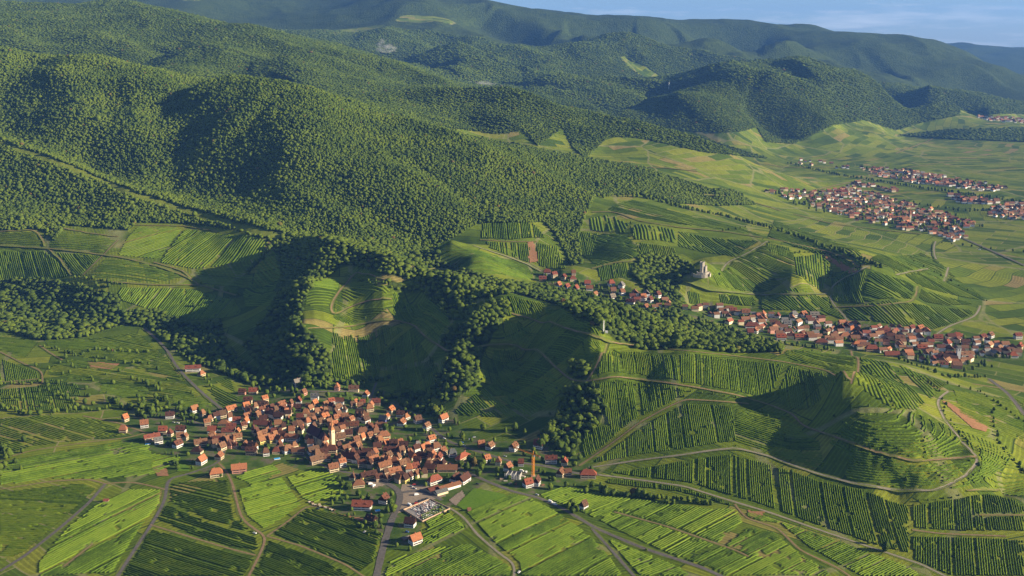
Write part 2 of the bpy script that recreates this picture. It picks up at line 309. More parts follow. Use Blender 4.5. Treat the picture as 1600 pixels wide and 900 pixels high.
# ------------------------------------------------------------------ roads and tracks (polylines surveyed on the ground)
ROADS = [ # kind, width, points
 ('asphalt',9,[(588,902),(600,850),(612,812),(624,787),(628,770),(612,758),(588,750),(560,742)]),
 ('asphalt',6.5,[(628,770),(650,766),(670,770),(690,782)]),
 ('asphalt',6,[(655,650),(668,665),(700,690),(745,705),(800,722),(850,728),(900,740),(935,742)]),
 ('concrete',4.5,[(935,742),(1000,750),(1070,760),(1140,782),(1200,800),(1300,835),(1360,855),(1440,882),(1480,902)]),
 ('asphalt',6,[(700,722),(730,738),(760,752),(800,768),(840,777),(880,795),(930,825),(1000,855),(1100,888),(1130,902)]),
 ('asphalt',4,[(925,826),(960,865),(992,902)]),
 ('concrete',4,[(700,792),(725,808),(745,835),(780,865),(805,882),(803,902)]),
 ('dirt',4,[(340,722),(353,735),(362,750),(370,785),(378,812),(405,832),(417,838),(407,865),(388,902)]),
 ('dirt',3,[(417,838),(450,815),(480,790),(500,792)]),('dirt',3,[(417,838),(470,853),(540,882),(570,902)]),
 ('asphalt',4.5,[(183,902),(210,860),(240,815),(258,782),(262,748),(290,742),(320,732),(345,722),(352,700)]),
 ('asphalt',4.5,[(0,893),(40,868),(100,820),(140,785),(165,756)]),('dirt',3.5,[(165,756),(205,753),(230,758),(258,765)]),
 ('dirt',3,[(165,756),(140,749),(80,752),(0,765)]),('dirt',3,[(235,820),(300,840),(360,858),(400,868)]),
 ('dirt',3,[(0,718),(50,704),(130,692),(200,684),(230,676)]),('dirt',3,[(100,885),(145,850)]),
 ('dirt',4,[(130,650),(190,662),(215,672),(240,680)]),
 ('asphalt',5,[(225,513),(240,525),(262,548),(275,572),(300,600),(325,622),(350,642),(362,655)]),
 ('asphalt',5,[(245,650),(290,655),(330,668),(380,690),(430,692),(480,715),(520,735),(565,742)]),
 ('asphalt',5,[(440,610),(500,612),(560,612),(600,625),(655,650)]),('asphalt',4,[(588,598),(580,620),(575,640)]),
 ('dirt',3.5,[(0,384),(70,388),(130,394),(200,404),(260,420),(300,436),(310,445)]),('dirt',3,[(75,388),(95,405),(112,430)]),
 ('dirt',3,[(165,440),(250,446),(310,445),(370,462)]),('dirt',3,[(0,362),(58,359),(72,385)]),('dirt',3,[(100,357),(150,366),(185,370)]),
 ('dirt',3,[(240,410),(290,424),(302,440)]),('dirt',3,[(185,375),(165,395),(130,430)]),('dirt',2.5,[(205,352),(290,353),(340,362)]),
 ('dirt',3,[(0,550),(40,570),(68,580),(66,600)]),('dirt',3,[(62,540),(80,553),(98,563)]),('dirt',3,[(0,598),(60,592)]),
 ('dirt',4,[(610,440),(580,432),(560,421),(547,430),(538,450),(525,462),(515,482),(520,495),(545,480),(575,470),(612,468)]),
 ('dirt',4,[(480,514),(530,512),(600,500),(640,503),(668,530),(700,548),(760,540),(800,537),(840,549),(865,570),(890,595),(915,597),(960,589),(1000,592),(1080,604),(1150,617),(1200,631),(1240,648),(1252,664),(1300,682),(1360,704),(1430,722),(1500,715),(1528,714)]),
 ('dirt',3.5,[(800,490),(850,503),(905,520),(950,535),(1000,541),(1060,547),(1150,556),(1230,566),(1290,578),(1330,594)]),
 ('dirt',3.5,[(950,537),(938,560),(925,585),(915,597)]),
 ('concrete',4.5,[(920,731),(1000,719),(1060,712),(1105,705),(1150,700),(1200,712),(1260,735),(1330,755),(1400,767),(1465,767),(1508,745),(1531,720),(1503,690),(1475,655),(1462,625),(1482,612)]),
 ('dirt',3.5,[(905,728),(960,690),(1000,660),(1040,638),(1070,624),(1110,626),(1170,631)]),
 ('dirt',3.5,[(1148,788),(1165,810),(1215,825),(1250,860),(1310,888),(1330,902)]),
 ('dirt',4,[(1425,828),(1470,834),(1572,838)]),('dirt',3,[(1510,767),(1562,766)]),('dirt',3,[(1530,805),(1600,805)]),
 ('dirt',3,[(960,800),(1040,822),(1150,860),(1170,870)]),
 ('dirt',4,[(1330,548),(1345,570),(1335,590),(1330,600)]),
 ('concrete',4,[(740,384),(790,400),(830,415),(845,424)]),('dirt',4,[(925,332),(960,331),(1000,346),(1060,356),(1130,362),(1192,372)]),
 ('concrete',4,[(1200,377),(1165,398),(1132,411),(1128,424)]),('concrete',4,[(1062,437),(1110,455),(1180,460),(1250,461),(1292,459)]),
 ('dirt',4,[(640,420),(700,420),(740,432)]),('dirt',3,[(750,375),(800,378),(840,378)]),('dirt',3,[(925,420),(960,410),(1000,408)]),
 ('concrete',4.5,[(1358,416),(1340,427),(1312,437),(1293,455),(1300,475),(1313,485),(1325,502)]),('dirt',4,[(1300,480),(1370,478),(1430,471),(1434,448)]),
 ('concrete',5,[(1532,478),(1527,494),(1480,511),(1462,524)]),('asphalt',8,[(1440,352),(1490,366),(1530,384),(1602,416)]),
 ('concrete',5,[(1462,378),(1456,390),(1463,406)]),('concrete',5,[(1482,418),(1475,440)]),('concrete',5,[(1400,430),(1450,420)]),
 ('concrete',5,[(1290,248),(1350,252)]),('asphalt',7,[(1545,592),(1575,615),(1602,650)]),('dirt',5,[(1520,600),(1560,606),(1600,612)]),
 ('dirt',6,[(1200,372),(1290,392),(1350,415)]),('dirt',6,[(1240,335),(1300,350),(1380,360),(1440,366)]),('dirt',6,[(1330,320),(1420,300)]),
 ('dirt',7,[(1260,300),(1330,285),(1420,262),(1500,250)]),('dirt',7,[(1100,305),(1160,310),(1220,330)]),('dirt',8,[(1480,205),(1440,225),(1400,240)]),('dirt',7,[(1560,262),(1590,262)]),
 ('dirt',7,[(1180,255),(1230,262),(1290,262)]),('dirt',7,[(960,262),(1030,262),(1090,268)]),
]
def dens(poly, step=6.):
    out = []
    for (a, b), (c, d) in zip(poly[:-1], poly[1:]):
        n = max(1, int(math.hypot(c - a, d - b) / step))
        out += [(a + (c - a) * k / n, b + (d - b) * k / n) for k in range(n)]
    return np.array(out + [poly[-1]], float)
def smooth_line(p, it=2):
    for _ in range(it):
        q = p.copy(); q[1:-1] = (p[:-2] + 2 * p[1:-1] + p[2:]) / 4; p = q
    return p
def resample(p, step):
    d = np.concatenate([[0], np.cumsum(np.hypot(*np.diff(p[:, :2], axis=0).T))])
    n = max(2, int(d[-1] / step) + 1); t = np.linspace(0, d[-1], n)
    return np.stack([np.interp(t, d, p[:, 0]), np.interp(t, d, p[:, 1])], -1)
MX0, MX1, MY0, MY1, MS = -1700., 2600., 780., 4200., 2.0
NOBUILD = np.zeros((int((MY1 - MY0) / MS) + 1, int((MX1 - MX0) / MS) + 1), bool)
def mark(x, y, r):
    i0 = int((y - r - MY0) / MS); i1 = int((y + r - MY0) / MS) + 1; j0 = int((x - r - MX0) / MS); j1 = int((x + r - MX0) / MS) + 1
    i0, j0 = max(i0, 0), max(j0, 0)
    ii, jj = np.mgrid[i0:i1 + 1, j0:j1 + 1]
    ok = (ii < NOBUILD.shape[0]) & (jj < NOBUILD.shape[1]) & ((ii * MS + MY0 - y) ** 2 + (jj * MS + MX0 - x) ** 2 < r * r)
    NOBUILD[ii[ok], jj[ok]] = True
def blocked(x, y):
    i = np.clip(((y - MY0) / MS + .5).astype(int), 0, NOBUILD.shape[0] - 1); j = np.clip(((x - MX0) / MS + .5).astype(int), 0, NOBUILD.shape[1] - 1)
    return NOBUILD[i, j] & (y > MY0) & (y < MY1) & (x > MX0) & (x < MX1)
ROADLINES = []
for kind, wd, pl in ROADS:
    h = hit(*dens(pl).T); keep = [0]
    for k in range(1, len(h)):
        if np.hypot(*(h[k] - h[keep[-1]])[:2]) < 260: keep.append(k)
    p = resample(smooth_line(h[keep][:, :2], 3), 5.0)
    ROADLINES.append((kind, wd, p))
    for x, y in p: mark(x, y, wd / 2 + 1.8)

# ------------------------------------------------------------------ woods
WOODS = [ # polygon in survey angles, nearest, farthest ground distance
 ([(-400,-60),(-400,365),(0,362),(60,358),(85,378),(102,352),(200,360),(215,348),(300,350),(370,360),(425,378),(470,395),(500,418),(545,415),(610,430),(680,450),(760,468),(800,458),(870,476),(930,515),(960,540),(1040,556),(1150,552),(1222,550),(1200,536),(1100,505),(1050,488),(980,470),(900,456),(840,446),(800,440),(740,428),(690,408),(680,385),(700,376),(745,350),(850,347),(868,368),(893,415),(910,412),(903,370),(915,335),(930,306),(1000,304),(1060,318),(1120,322),(1180,320),(1150,300),(1110,296),(1000,262),(850,236),(700,195),(620,182),(560,160),(430,120),(0,70)], 1400, 3150),
 ([(-500,-80),(760,-80),(760,60),(700,135),(560,165),(430,130),(0,90),(-500,60)], 3250, 7000),
 ([(560,155),(600,130),(680,130),(790,130),(870,160),(1000,182),(1100,215),(1200,248),(1100,238),(1000,216),(950,214),(915,248),(895,232),(880,200),(840,228),(815,205),(780,210),(700,200),(600,190)], 3000, 4400),
 ([(980,175),(1060,142),(1150,100),(1240,85),(1340,105),(1500,165),(1500,180),(1440,192),(1400,204),(1350,188),(1300,196),(1240,225),(1195,222),(1180,195),(1120,180),(1060,165),(1000,180)], 4000, 7000),
 ([(600,-100),(1100,-20),(2000,40),(2000,178),(1540,178),(1500,172),(1240,100),(1060,150),(980,170),(900,160),(860,170),(790,132),(700,130),(600,80)], 5000, 16000),
 ([(1400,212),(1480,203),(1600,200),(1800,210),(1800,218),(1600,222),(1500,218)], 4500, 6500),
 ([(-300,440),(0,438),(60,434),(140,450),(185,462),(190,485),(245,484),(300,508),(345,500),(352,540),(410,590),(440,602),(400,604),(350,585),(318,572),(285,556),(262,535),(225,510),(190,508),(130,528),(60,532),(0,516),(-300,520)], 1300, 2200),
 ([(425,380),(500,405),(530,420),(485,452),(474,470),(470,505),(495,530),(520,560),(515,604),(470,606),(430,592),(405,570),(380,540),(425,480),(440,430)], 1300, 2100),
 ([(745,478),(795,466),(800,480),(772,520),(752,560),(748,600),(705,628),(668,618),(690,580),(700,556),(688,535),(705,515),(728,508)], 1250, 1800),
 ([(882,606),(932,600),(945,640),(938,662),(905,690),(893,716),(862,702),(838,680),(870,660),(868,640)], 1100, 1500),
 ([(892,568),(922,572),(926,590),(900,594),(888,585)], 1200, 1600),
 ([(1000,398),(1060,402),(1088,420),(1068,432),(1060,460),(1076,480),(1055,492),(1028,474),(1010,455),(1000,440),(985,425)], 1600, 2200),
 ([(600,436),(660,448),(740,455),(745,500),(700,500),(660,455),(620,455)],1500,1900),
 ([(660,640),(690,632),(700,645),(680,655)],1200,1500),
 ([(590,625),(640,608),(672,622),(668,650),(620,640)],1200,1500),
]
LINES = [ # tree rows and hedges: polyline, spacing px, jitter m, height
 ([(1050,322),(1130,338),(1200,356),(1260,376),(1340,405),(1380,420)], 3, 6, 9),
 ([(930,308),(1000,308),(1060,322)], 4, 8, 10),
 ([(1230,255),(1300,272),(1380,285),(1450,296),(1520,305),(1600,318)], 3, 8, 10),([(1430,318),(1500,330),(1600,330)], 5, 14, 9),
 ([(385,430),(410,405),(428,382)], 3.5, 4, 9),([(305,480),(370,465)], 12, 4, 7),([(120,432),(190,446)], 5, 4, 7),
 ([(935,772),(1000,778),(1060,782),(1110,790)], 7, 3, 7),([(205,590),(250,612),(240,640)], 6, 7, 9),([(170,625),(225,650),(255,640)], 7, 6, 9),
 ([(100,560),(150,548),(230,552)], 6, 5, 7),([(0,640),(60,650),(120,640)], 10, 8, 8),([(0,690),(15,740)], 7, 10, 10),
 ([(1125,430),(1140,422)], 6, 3, 5),([(870,605),(880,640)], 8, 5, 6),([(440,604),(520,606),(600,618)], 9, 6, 7),
 ([(1222,552),(1300,548)], 14, 3, 6),([(1480,600),(1530,612)], 14, 4, 5),([(1345,562),(1372,596),(1400,640)],7,3,4),([(1440,590),(1470,612),(1478,645)],6,3,5),([(1480,650),(1510,690)],8,3,4),([(1530,612),(1600,660)],8,3,5),([(1548,640),(1560,690),(1600,740)],7,3,5),([(1380,572),(1450,598)],11,2,4),([(1190,640),(1210,660),(1230,690)],12,3,4),([(1425,788),(1500,776)],12,2,3),([(960,600),(1080,612),(1150,622)],16,2,4),([(1290,640),(1330,670),(1400,700)],14,2,3),
 ([(0,600),(60,600),(130,640)],9,4,7),([(62,540),(140,560),(230,570)],8,4,6),([(330,610),(300,570),(270,545)],7,4,7),([(420,612),(520,600),(600,596)],7,8,8),([(1090,500),(1200,534),(1300,548)],5,4,7),([(1380,552),(1480,590),(1540,590)],6,4,7),([(1200,380),(1240,395),(1285,396)],9,3,5),([(1240,385),(1350,412)],6,3,5),([(1130,362),(1190,350),(1240,362)],8,4,6),([(985,350),(1000,400),(1000,440)],6,4,6),([(1290,300),(1200,300)],5,6,8),([(1430,410),(1540,470)],14,4,6),([(1470,380),(1600,395)],16,5,7),([(1390,350),(1470,352)],9,5,7),([(0,440),(60,444),(170,450)],6,4,8),([(300,440),(372,462)],8,3,7),([(560,440),(610,445)],6,4,7),([(640,505),(668,530)],9,2,4),
]
STRIPL = [hit(*dens(q, 5).T)[:, :2] for q in ([(0,224),(100,258),(200,300),(300,333),(430,369)],)]  # sunlight on the crest, put in as treeless ground coloured yellow-green
def on_strip(x, y, r=10.):
    d = np.full(np.shape(x), 1e9); m = (y > 1500) & (y < 2700) & (x < 0)
    for p in STRIPL:
        for c in p: d[m] = np.minimum(d[m], (x[m] - c[0]) ** 2 + (y[m] - c[1]) ** 2)
    return np.sqrt(d) < r * (.55 + .9 * fbm(x / 30, y / 30, 2, 88))
def in_wood(x, y):
    z = H(x, y); u, v = project(x, y, z); r = np.zeros(np.shape(x), bool)
    for poly, d0, d1 in WOODS:
        r |= inpoly(u, v, poly) & (y > d0) & (y < d1)
    u_ = (y > 4300) & (z > 112)
    return (r | u_) & ~on_strip(x, y)
CLEAR = [(860,215,120,60),(380,20,150,30),(430,12,110,25),(690,5,60,40)]
def clearing(x, y):
    """meadows in the far valleys"""
    n = fbm(x / 900 + 5, y / 900, 3, 77)
    return ((n > .75) & (y > 5200) & (y < 9500) & (x < 1200))
SEEN = (HG + 22 - CAM_H) / YG
SEEN = SEEN >= np.maximum.accumulate((HG - CAM_H) / YG, axis=0) - 0.004
def seen(x, y):
    j = np.clip(((np.log(y) - L0) / (L1 - L0) * (NL - 1) + .5).astype(int), 0, NL - 1); i = np.clip(((x / y - S0) / (S1 - S0) * (NS - 1) + .5).astype(int), 0, NS - 1)
    return SEEN[j, i]
nr = np.random.default_rng(3)
def scatter(y0, y1, step):
    xs, ys = np.meshgrid(np.arange(-.62 * y1, .62 * y1, step), np.arange(y0, y1, step))
    xs = xs + nr.uniform(-.42, .42, xs.shape) * step; ys = ys + nr.uniform(-.42, .42, ys.shape) * step
    xs, ys = xs.ravel(), ys.ravel(); m = np.abs(xs) < .60 * ys; xs, ys = xs[m], ys[m]
    m = seen(xs, ys); xs, ys = xs[m], ys[m]
    m = in_wood(xs, ys) & ~clearing(xs, ys); xs, ys = xs[m], ys[m]
    m = ~blocked(xs, ys); return xs[m], ys[m]
TR = []                                            # x, y, width, height
for y0, y1, st in ((1050, 2000, 6.6), (2000, 3200, 4.9), (3200, 5000, 7.0), (5000, 7000, 10.)):
    xs, ys = scatter(y0, y1, st)
    if st < 8: 
        dn = fbm(xs / 60, ys / 60, 2, 41); keep = nr.random(len(xs)) < np.where(ys < 1750, .45 + dn * .6, .97); xs, ys = xs[keep], ys[keep]
    k = np.exp(nr.normal(0, .20, len(xs))); wdt = st * 1.42 * k
    hgt = np.where(ys < 3200, 5.6 * k * nr.uniform(.85, 1.2, len(xs)), st * .62 * k * nr.uniform(.8, 1.2, len(xs)))
    hgt = np.where(ys < 1720, hgt * 1.15, hgt)
    TR.append(np.stack([xs, ys, wdt, hgt], -1))
for pl, sp, jit, ht in LINES:
    h = hit(*dens(pl, sp).T); n = len(h)
    x = h[:, 0] + nr.normal(0, jit * .5, n); y = h[:, 1] + nr.normal(0, jit * .5, n); k = nr.uniform(.6, 1.2, n)
    TR.append(np.stack([x, y, ht * .85 * k, ht * k], -1))
TR = np.concatenate(TR)
CRST = np.concatenate([hit(*dens(q, 5).T) for q in ([(0,222),(100,256),(200,298),(300,331),(430,367)], [(430,367),(520,395),(600,418),(700,442),(790,466)], [(760,243),(860,287),(915,312)])])  # crowns near these ridge lines are tinted lighter for the sun on them
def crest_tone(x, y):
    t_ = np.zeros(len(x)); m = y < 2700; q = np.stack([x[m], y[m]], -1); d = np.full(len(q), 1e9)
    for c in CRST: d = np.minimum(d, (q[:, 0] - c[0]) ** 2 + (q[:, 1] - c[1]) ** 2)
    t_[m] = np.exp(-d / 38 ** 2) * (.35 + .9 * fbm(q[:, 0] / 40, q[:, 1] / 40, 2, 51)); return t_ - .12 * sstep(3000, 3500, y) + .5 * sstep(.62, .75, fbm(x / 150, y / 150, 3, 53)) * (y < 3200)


def ico(sub):
    bm = bmesh.new(); bmesh.ops.create_icosphere(bm, subdivisions=sub, radius=1); 
    co = np.array([v.co[:] for v in bm.verts]); f = np.array([[v.index for v in g.verts] for g in bm.faces]); bm.free(); return co, f
ICO1, ICO2, ICO3 = ico(1), ico(2), ico(3)
def n3(p, f, seed): return (vnoise(p[:, 0] * f + 9 + p[:, 2] * f * .7, p[:, 1] * f + 5 + p[:, 2] * f * .6, seed) + vnoise(p[:, 1] * f + p[:, 0] * 1.3, p[:, 2] * f * 1.4, seed + 1)) - 1
def crown_np(seed, kind='broad', base=ICO2):
    """a crown of unit width and height 1 made of bulging leaf clumps with gaps between them"""
    r = np.random.default_rng(seed); co, f = base; p = co.copy()
    p = p * (1 + .40 * n3(co, 2.2, seed)[:, None] + .20 * n3(co, 5.5, seed + 9)[:, None]) + r.normal(0, .05, p.shape)
    if kind == 'cone':
        t = (p[:, 2] + 1) / 2; s = np.clip(1.25 - t * 1.05, .05, 1.1); p[:, 0] *= s * .8; p[:, 1] *= s * .8; p[:, 2] *= 1.25
    elif kind == 'tall': p[:, 0] *= .8; p[:, 1] *= .8
    else:
        t = np.clip((p[:, 2] + 1) / 2, 0, 1); s = .72 + .5 * t - .3 * t ** 3; p[:, 0] *= s; p[:, 1] *= s
    p[:, 0] *= .5; p[:, 1] *= .5; p[:, 2] = p[:, 2] * .46 + .56
    return p, f
def leaf_material(name, dark, mid, light, far=False):
    t = NT(name); t.b.inputs['Roughness'].default_value = .75
    at = t.n('ObjectInfo').outputs['Random'] 
    g = t.n('NewGeometry'); n0 = t.noise(g.outputs['Position'], .011, 3); 
    n1 = t.noise(g.outputs['Position'], .55, 3)
    at2 = t.n('Attribute', attribute_type='INSTANCER'); at2.attribute_name = 'tone'
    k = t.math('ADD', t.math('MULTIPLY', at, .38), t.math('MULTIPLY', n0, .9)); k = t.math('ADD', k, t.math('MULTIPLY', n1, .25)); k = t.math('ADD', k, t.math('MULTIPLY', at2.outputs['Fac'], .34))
    c = t.ramp(k, [(.34, dark), (.66, mid), (.95, light)])
    sp = t.ramp(at, [(.994, 0.), (.998, 1.)]); c = t.mix(sp, c, (.11, .065, .025))
    t.b.inputs['Subsurface Weight'].default_value = 0
    t.bump(t.noise(g.outputs['Position'], 1.3, 2), .8, .8)
    return t.out(c)
M_LEAF = leaf_material('broadleaf_foliage', (.030, .050, .010), (.052, .082, .012), (.088, .122, .014))
M_BARK = simple('bark', (.09, .06, .04))
TREE_COLL = bpy.data.collections.new('tree_kinds')          # unlinked: read by the geometry nodes only
for i, (kd, sd_) in enumerate((('broad', 1), ('broad', 2), ('tall', 3), ('broad', 4), ('cone', 5), ('tall', 6), ('broad', 7))):
    p, f = crown_np(sd_, kd); me = mesh_np('crown_shape', p, tris=f); me.materials.append(M_LEAF)
    TREE_COLL.objects.link(bpy.data.objects.new('crown_shape', me))
def instancer(name, P, W, Hh, coll, tone):
    me = bpy.data.meshes.new(name); me.vertices.add(len(P)); me.vertices.foreach_set('co', np.asarray(P, np.float32).ravel())
    for nm, arr in (('wd', W), ('ht', Hh), ('tone', tone), ('rot', nr.uniform(0, 6.28, len(P)))):
        a = me.attributes.new(nm, 'FLOAT', 'POINT'); a.data.foreach_set('value', np.asarray(arr, np.float32))
    o = bpy.data.objects.new(name, me); COL.objects.link(o)
    g = bpy.data.node_groups.new(name, 'GeometryNodeTree')
    g.interface.new_socket('Geometry', in_out='INPUT', socket_type='NodeSocketGeometry'); g.interface.new_socket('Geometry', in_out='OUTPUT', socket_type='NodeSocketGeometry')
    N = g.nodes.new; l = g.links.new
    gi, go = N('NodeGroupInput'), N('NodeGroupOutput'); m2p = N('GeometryNodeMeshToPoints'); iop = N('GeometryNodeInstanceOnPoints')
    ci = N('GeometryNodeCollectionInfo'); ci.inputs['Collection'].default_value = coll; ci.inputs['Separate Children'].default_value = True; ci.inputs['Reset Children'].default_value = True
    def at(nm):
        a = N('GeometryNodeInputNamedAttribute'); a.data_type = 'FLOAT'; a.inputs['Name'].default_value = nm; return a.outputs['Attribute']
    cx = N('ShaderNodeCombineXYZ'); l(at('wd'), cx.inputs[0]); l(at('wd'), cx.inputs[1]); l(at('ht'), cx.inputs[2])
    cr_ = N('ShaderNodeCombineXYZ'); l(at('rot'), cr_.inputs[2])
    l(gi.outputs[0], m2p.inputs[0]); l(m2p.outputs[0], iop.inputs['Points']); l(ci.outputs[0], iop.inputs['Instance']); iop.inputs['Pick Instance'].default_value = True
    l(cx.outputs[0], iop.inputs['Scale']); l(cr_.outputs[0], iop.inputs['Rotation']); l(iop.outputs[0], go.inputs[0])
    md = o.modifiers.new('scatter', 'NODES'); md.node_group = g
    return o

# ------------------------------------------------------------------ the ground
TS = np.arange(-.78, .7801, .00165); TLn = np.concatenate([np.arange(math.log(600), math.log(9500), .0030), np.arange(math.log(9500), math.log(25900), .006)])
SS, LL = np.meshgrid(TS, TLn); GY = np.exp(LL); GX = SS * GY; GZ = H(GX, GY)
nL, nS = GX.shape; idx = np.arange(nL * nS).reshape(nL, nS)
quads = np.stack([idx[:-1, :-1], idx[:-1, 1:], idx[1:, 1:], idx[1:, :-1]], -1).reshape(-1, 4)
gme = mesh_np('ground', np.stack([GX, GY, GZ], -1), quads=quads, smooth=True)
fx, fy = GX.ravel(), GY.ravel()
wood = (in_wood(fx, fy) & ~clearing(fx, fy)) | (fy > 9500) | ((fy > 5200) & (GZ.ravel() > 110) & ~clearing(fx, fy))
VILLAGE = [(190,655),(250,640),(330,628),(400,600),(470,590),(560,595),(600,610),(700,650),(760,690),(860,690),(940,735),(900,760),(830,775),(760,750),(725,785),(660,800),(655,860),(610,860),(560,820),(500,800),(540,770),(500,745),(430,720),(385,745),(330,745),(290,720),(190,690)]
V2POLY = [(832,420),(900,424),(930,440),(960,436),(990,452),(1030,462),(1065,478),(1110,474),(1180,488),(1280,488),(1290,500),(1400,510),(1500,522),(1600,545),(1600,562),(1540,565),(1520,592),(1480,590),(1400,556),(1330,548),(1250,540),(1200,527),(1120,505),(1060,492),(1020,488),(960,470),(930,462),(880,448),(838,442)]
gu, gv = project(fx, fy, GZ.ravel())
urb = (inpoly(gu, gv, VILLAGE) & (fy < 1500)) | (inpoly(gu, gv, V2POLY) & (fy > 1550) & (fy < 2200))
zone = np.zeros((len(fx), 4), np.float32); zone[:, 0] = wood; zone[:, 1] = urb; zone[:, 2] = on_strip(fx, fy, 18.); zone[:, 3] = 1
ca = gme.color_attributes.new('zone', 'FLOAT_COLOR', 'POINT'); ca.data.foreach_set('color', zone.ravel())
t = NT('ground_fields_and_meadows')
P = t.n('NewGeometry').outputs['Position']
vo = t.n('TexVoronoi'); vo.inputs['Scale'].default_value = 1.0
wn = t.n('TexNoise'); wn.inputs['Scale'].default_value = .004; wn.inputs['Detail'].default_value = 2; t.l(P, wn.inputs['Vector'])
sub = t.n('VectorMath', operation='SUBTRACT'); t.l(wn.outputs['Color'], sub.inputs[0]); sub.inputs[1].default_value = (.5, .5, .5)
scl = t.n('VectorMath', operation='SCALE'); t.l(sub.outputs[0], scl.inputs[0]); scl.inputs['Scale'].default_value = 70
PW = t.n('VectorMath', operation='ADD'); t.l(P, PW.inputs[0]); t.l(scl.outputs[0], PW.inputs[1])
v1 = t.n('VectorMath', operation='MULTIPLY'); t.l(PW.outputs[0], v1.inputs[0]); v1.inputs[1].default_value = (1 / 260, 1 / 330, 0); t.l(v1.outputs[0], vo.inputs['Vector'])
sep = t.n('SeparateColor'); t.l(vo.outputs['Color'], sep.inputs[0])
ang = t.math('MULTIPLY', t.math('SUBTRACT', sep.outputs[0], .5), 2.4)
vr = t.n('VectorRotate', rotation_type='Z_AXIS'); t.l(PW.outputs[0], vr.inputs['Vector']); t.l(ang, vr.inputs['Angle'])
br = t.n('TexBrick'); br.offset = .37; br.inputs['Scale'].default_value = 1; br.inputs['Brick Width'].default_value = 115; br.inputs['Row Height'].default_value = 34
br.inputs['Mortar Size'].default_value = 1.1; br.inputs['Mortar Smooth'].default_value = .3; br.inputs['Color1'].default_value = (0, 0, 0, 1); br.inputs['Color2'].default_value = (1, 1, 1, 1); br.inputs['Mortar'].default_value = (.5, .5, .5, 1)
t.l(vr.outputs[0], br.inputs['Vector'])
fid = t.math('ADD', t.math('MULTIPLY', t.n('SeparateColor').outputs[0], 0), 0) if False else br.outputs['Color']
field = t.ramp(fid, [(0., (.050, .088, .009)), (.32, (.096, .142, .012)), (.62, (.140, .182, .016)), (.92, (.185, .21, .021)), (1., (.23, .18, .07))])
sx = t.n('SeparateXYZ'); t.l(vr.outputs[0], sx.inputs[0])
st = t.math('SINE', t.math('MULTIPLY', sx.outputs[1], 1.1)); stc = t.ramp(st, [(.0, .80), (1., 1.12)])
field = t.mix(1., field, stc, 'MULTIPLY')
mort = t.ramp(br.outputs['Fac'], [(0., 0.), (1., 1.)])
field = t.mix(mort, field, t.ramp(sep.outputs[1], [(.3, (.035, .06, .012)), (.6, (.13, .16, .035)), (1., (.24, .20, .11))]))
edge = t.n('TexVoronoi', feature='DISTANCE_TO_EDGE'); edge.inputs['Scale'].default_value = 1.; t.l(v1.outputs[0], edge.inputs['Vector'])
ef = t.ramp(edge.outputs['Distance'], [(.008, 1.), (.016, 0.)]); field = t.mix(t.math('MULTIPLY', ef, .7), field, (.19, .19, .085))
nm_ = t.noise(P, .07, 5, .65); field = t.mix(1., field, t.ramp(nm_, [(.25, .72), (.75, 1.22)]), 'MULTIPLY')
nb = t.noise(P, .35, 4, .7); field = t.mix(1., field, t.ramp(nb, [(.3, .80), (.7, 1.14)]), 'MULTIPLY')
za = t.n('VertexColor'); za.layer_name = 'zone'; zs = t.n('SeparateColor'); t.l(za.outputs[0], zs.inputs[0])
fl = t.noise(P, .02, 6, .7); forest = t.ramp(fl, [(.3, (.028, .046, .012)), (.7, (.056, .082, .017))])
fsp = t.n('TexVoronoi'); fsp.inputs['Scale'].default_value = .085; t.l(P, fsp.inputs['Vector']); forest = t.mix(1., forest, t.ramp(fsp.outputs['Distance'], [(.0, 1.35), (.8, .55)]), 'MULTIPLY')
urbc = t.ramp(t.noise(P, .06, 4, .6), [(.38, (.040, .075, .012)), (.52, (.07, .11, .02)), (.62, (.11, .10, .06)), (.78, (.16, .14, .11))])
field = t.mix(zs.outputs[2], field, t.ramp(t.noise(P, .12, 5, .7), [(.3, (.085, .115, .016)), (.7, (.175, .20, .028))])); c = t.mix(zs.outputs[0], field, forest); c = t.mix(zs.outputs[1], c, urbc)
hb = t.math('ADD', t.math('MULTIPLY', nb, .5), t.math('MULTIPLY', zs.outputs[0], t.math('MULTIPLY', t.ramp(fsp.outputs['Distance'], [(0., 1.), (.9, 0.)]), 6.)))
t.bump(hb, 1.0, .7)
ground = link('ground', gme, t.out(c)); tag(ground, 'rolling vineyard slopes and valley floor running back to wooded mountains', kind='structure')
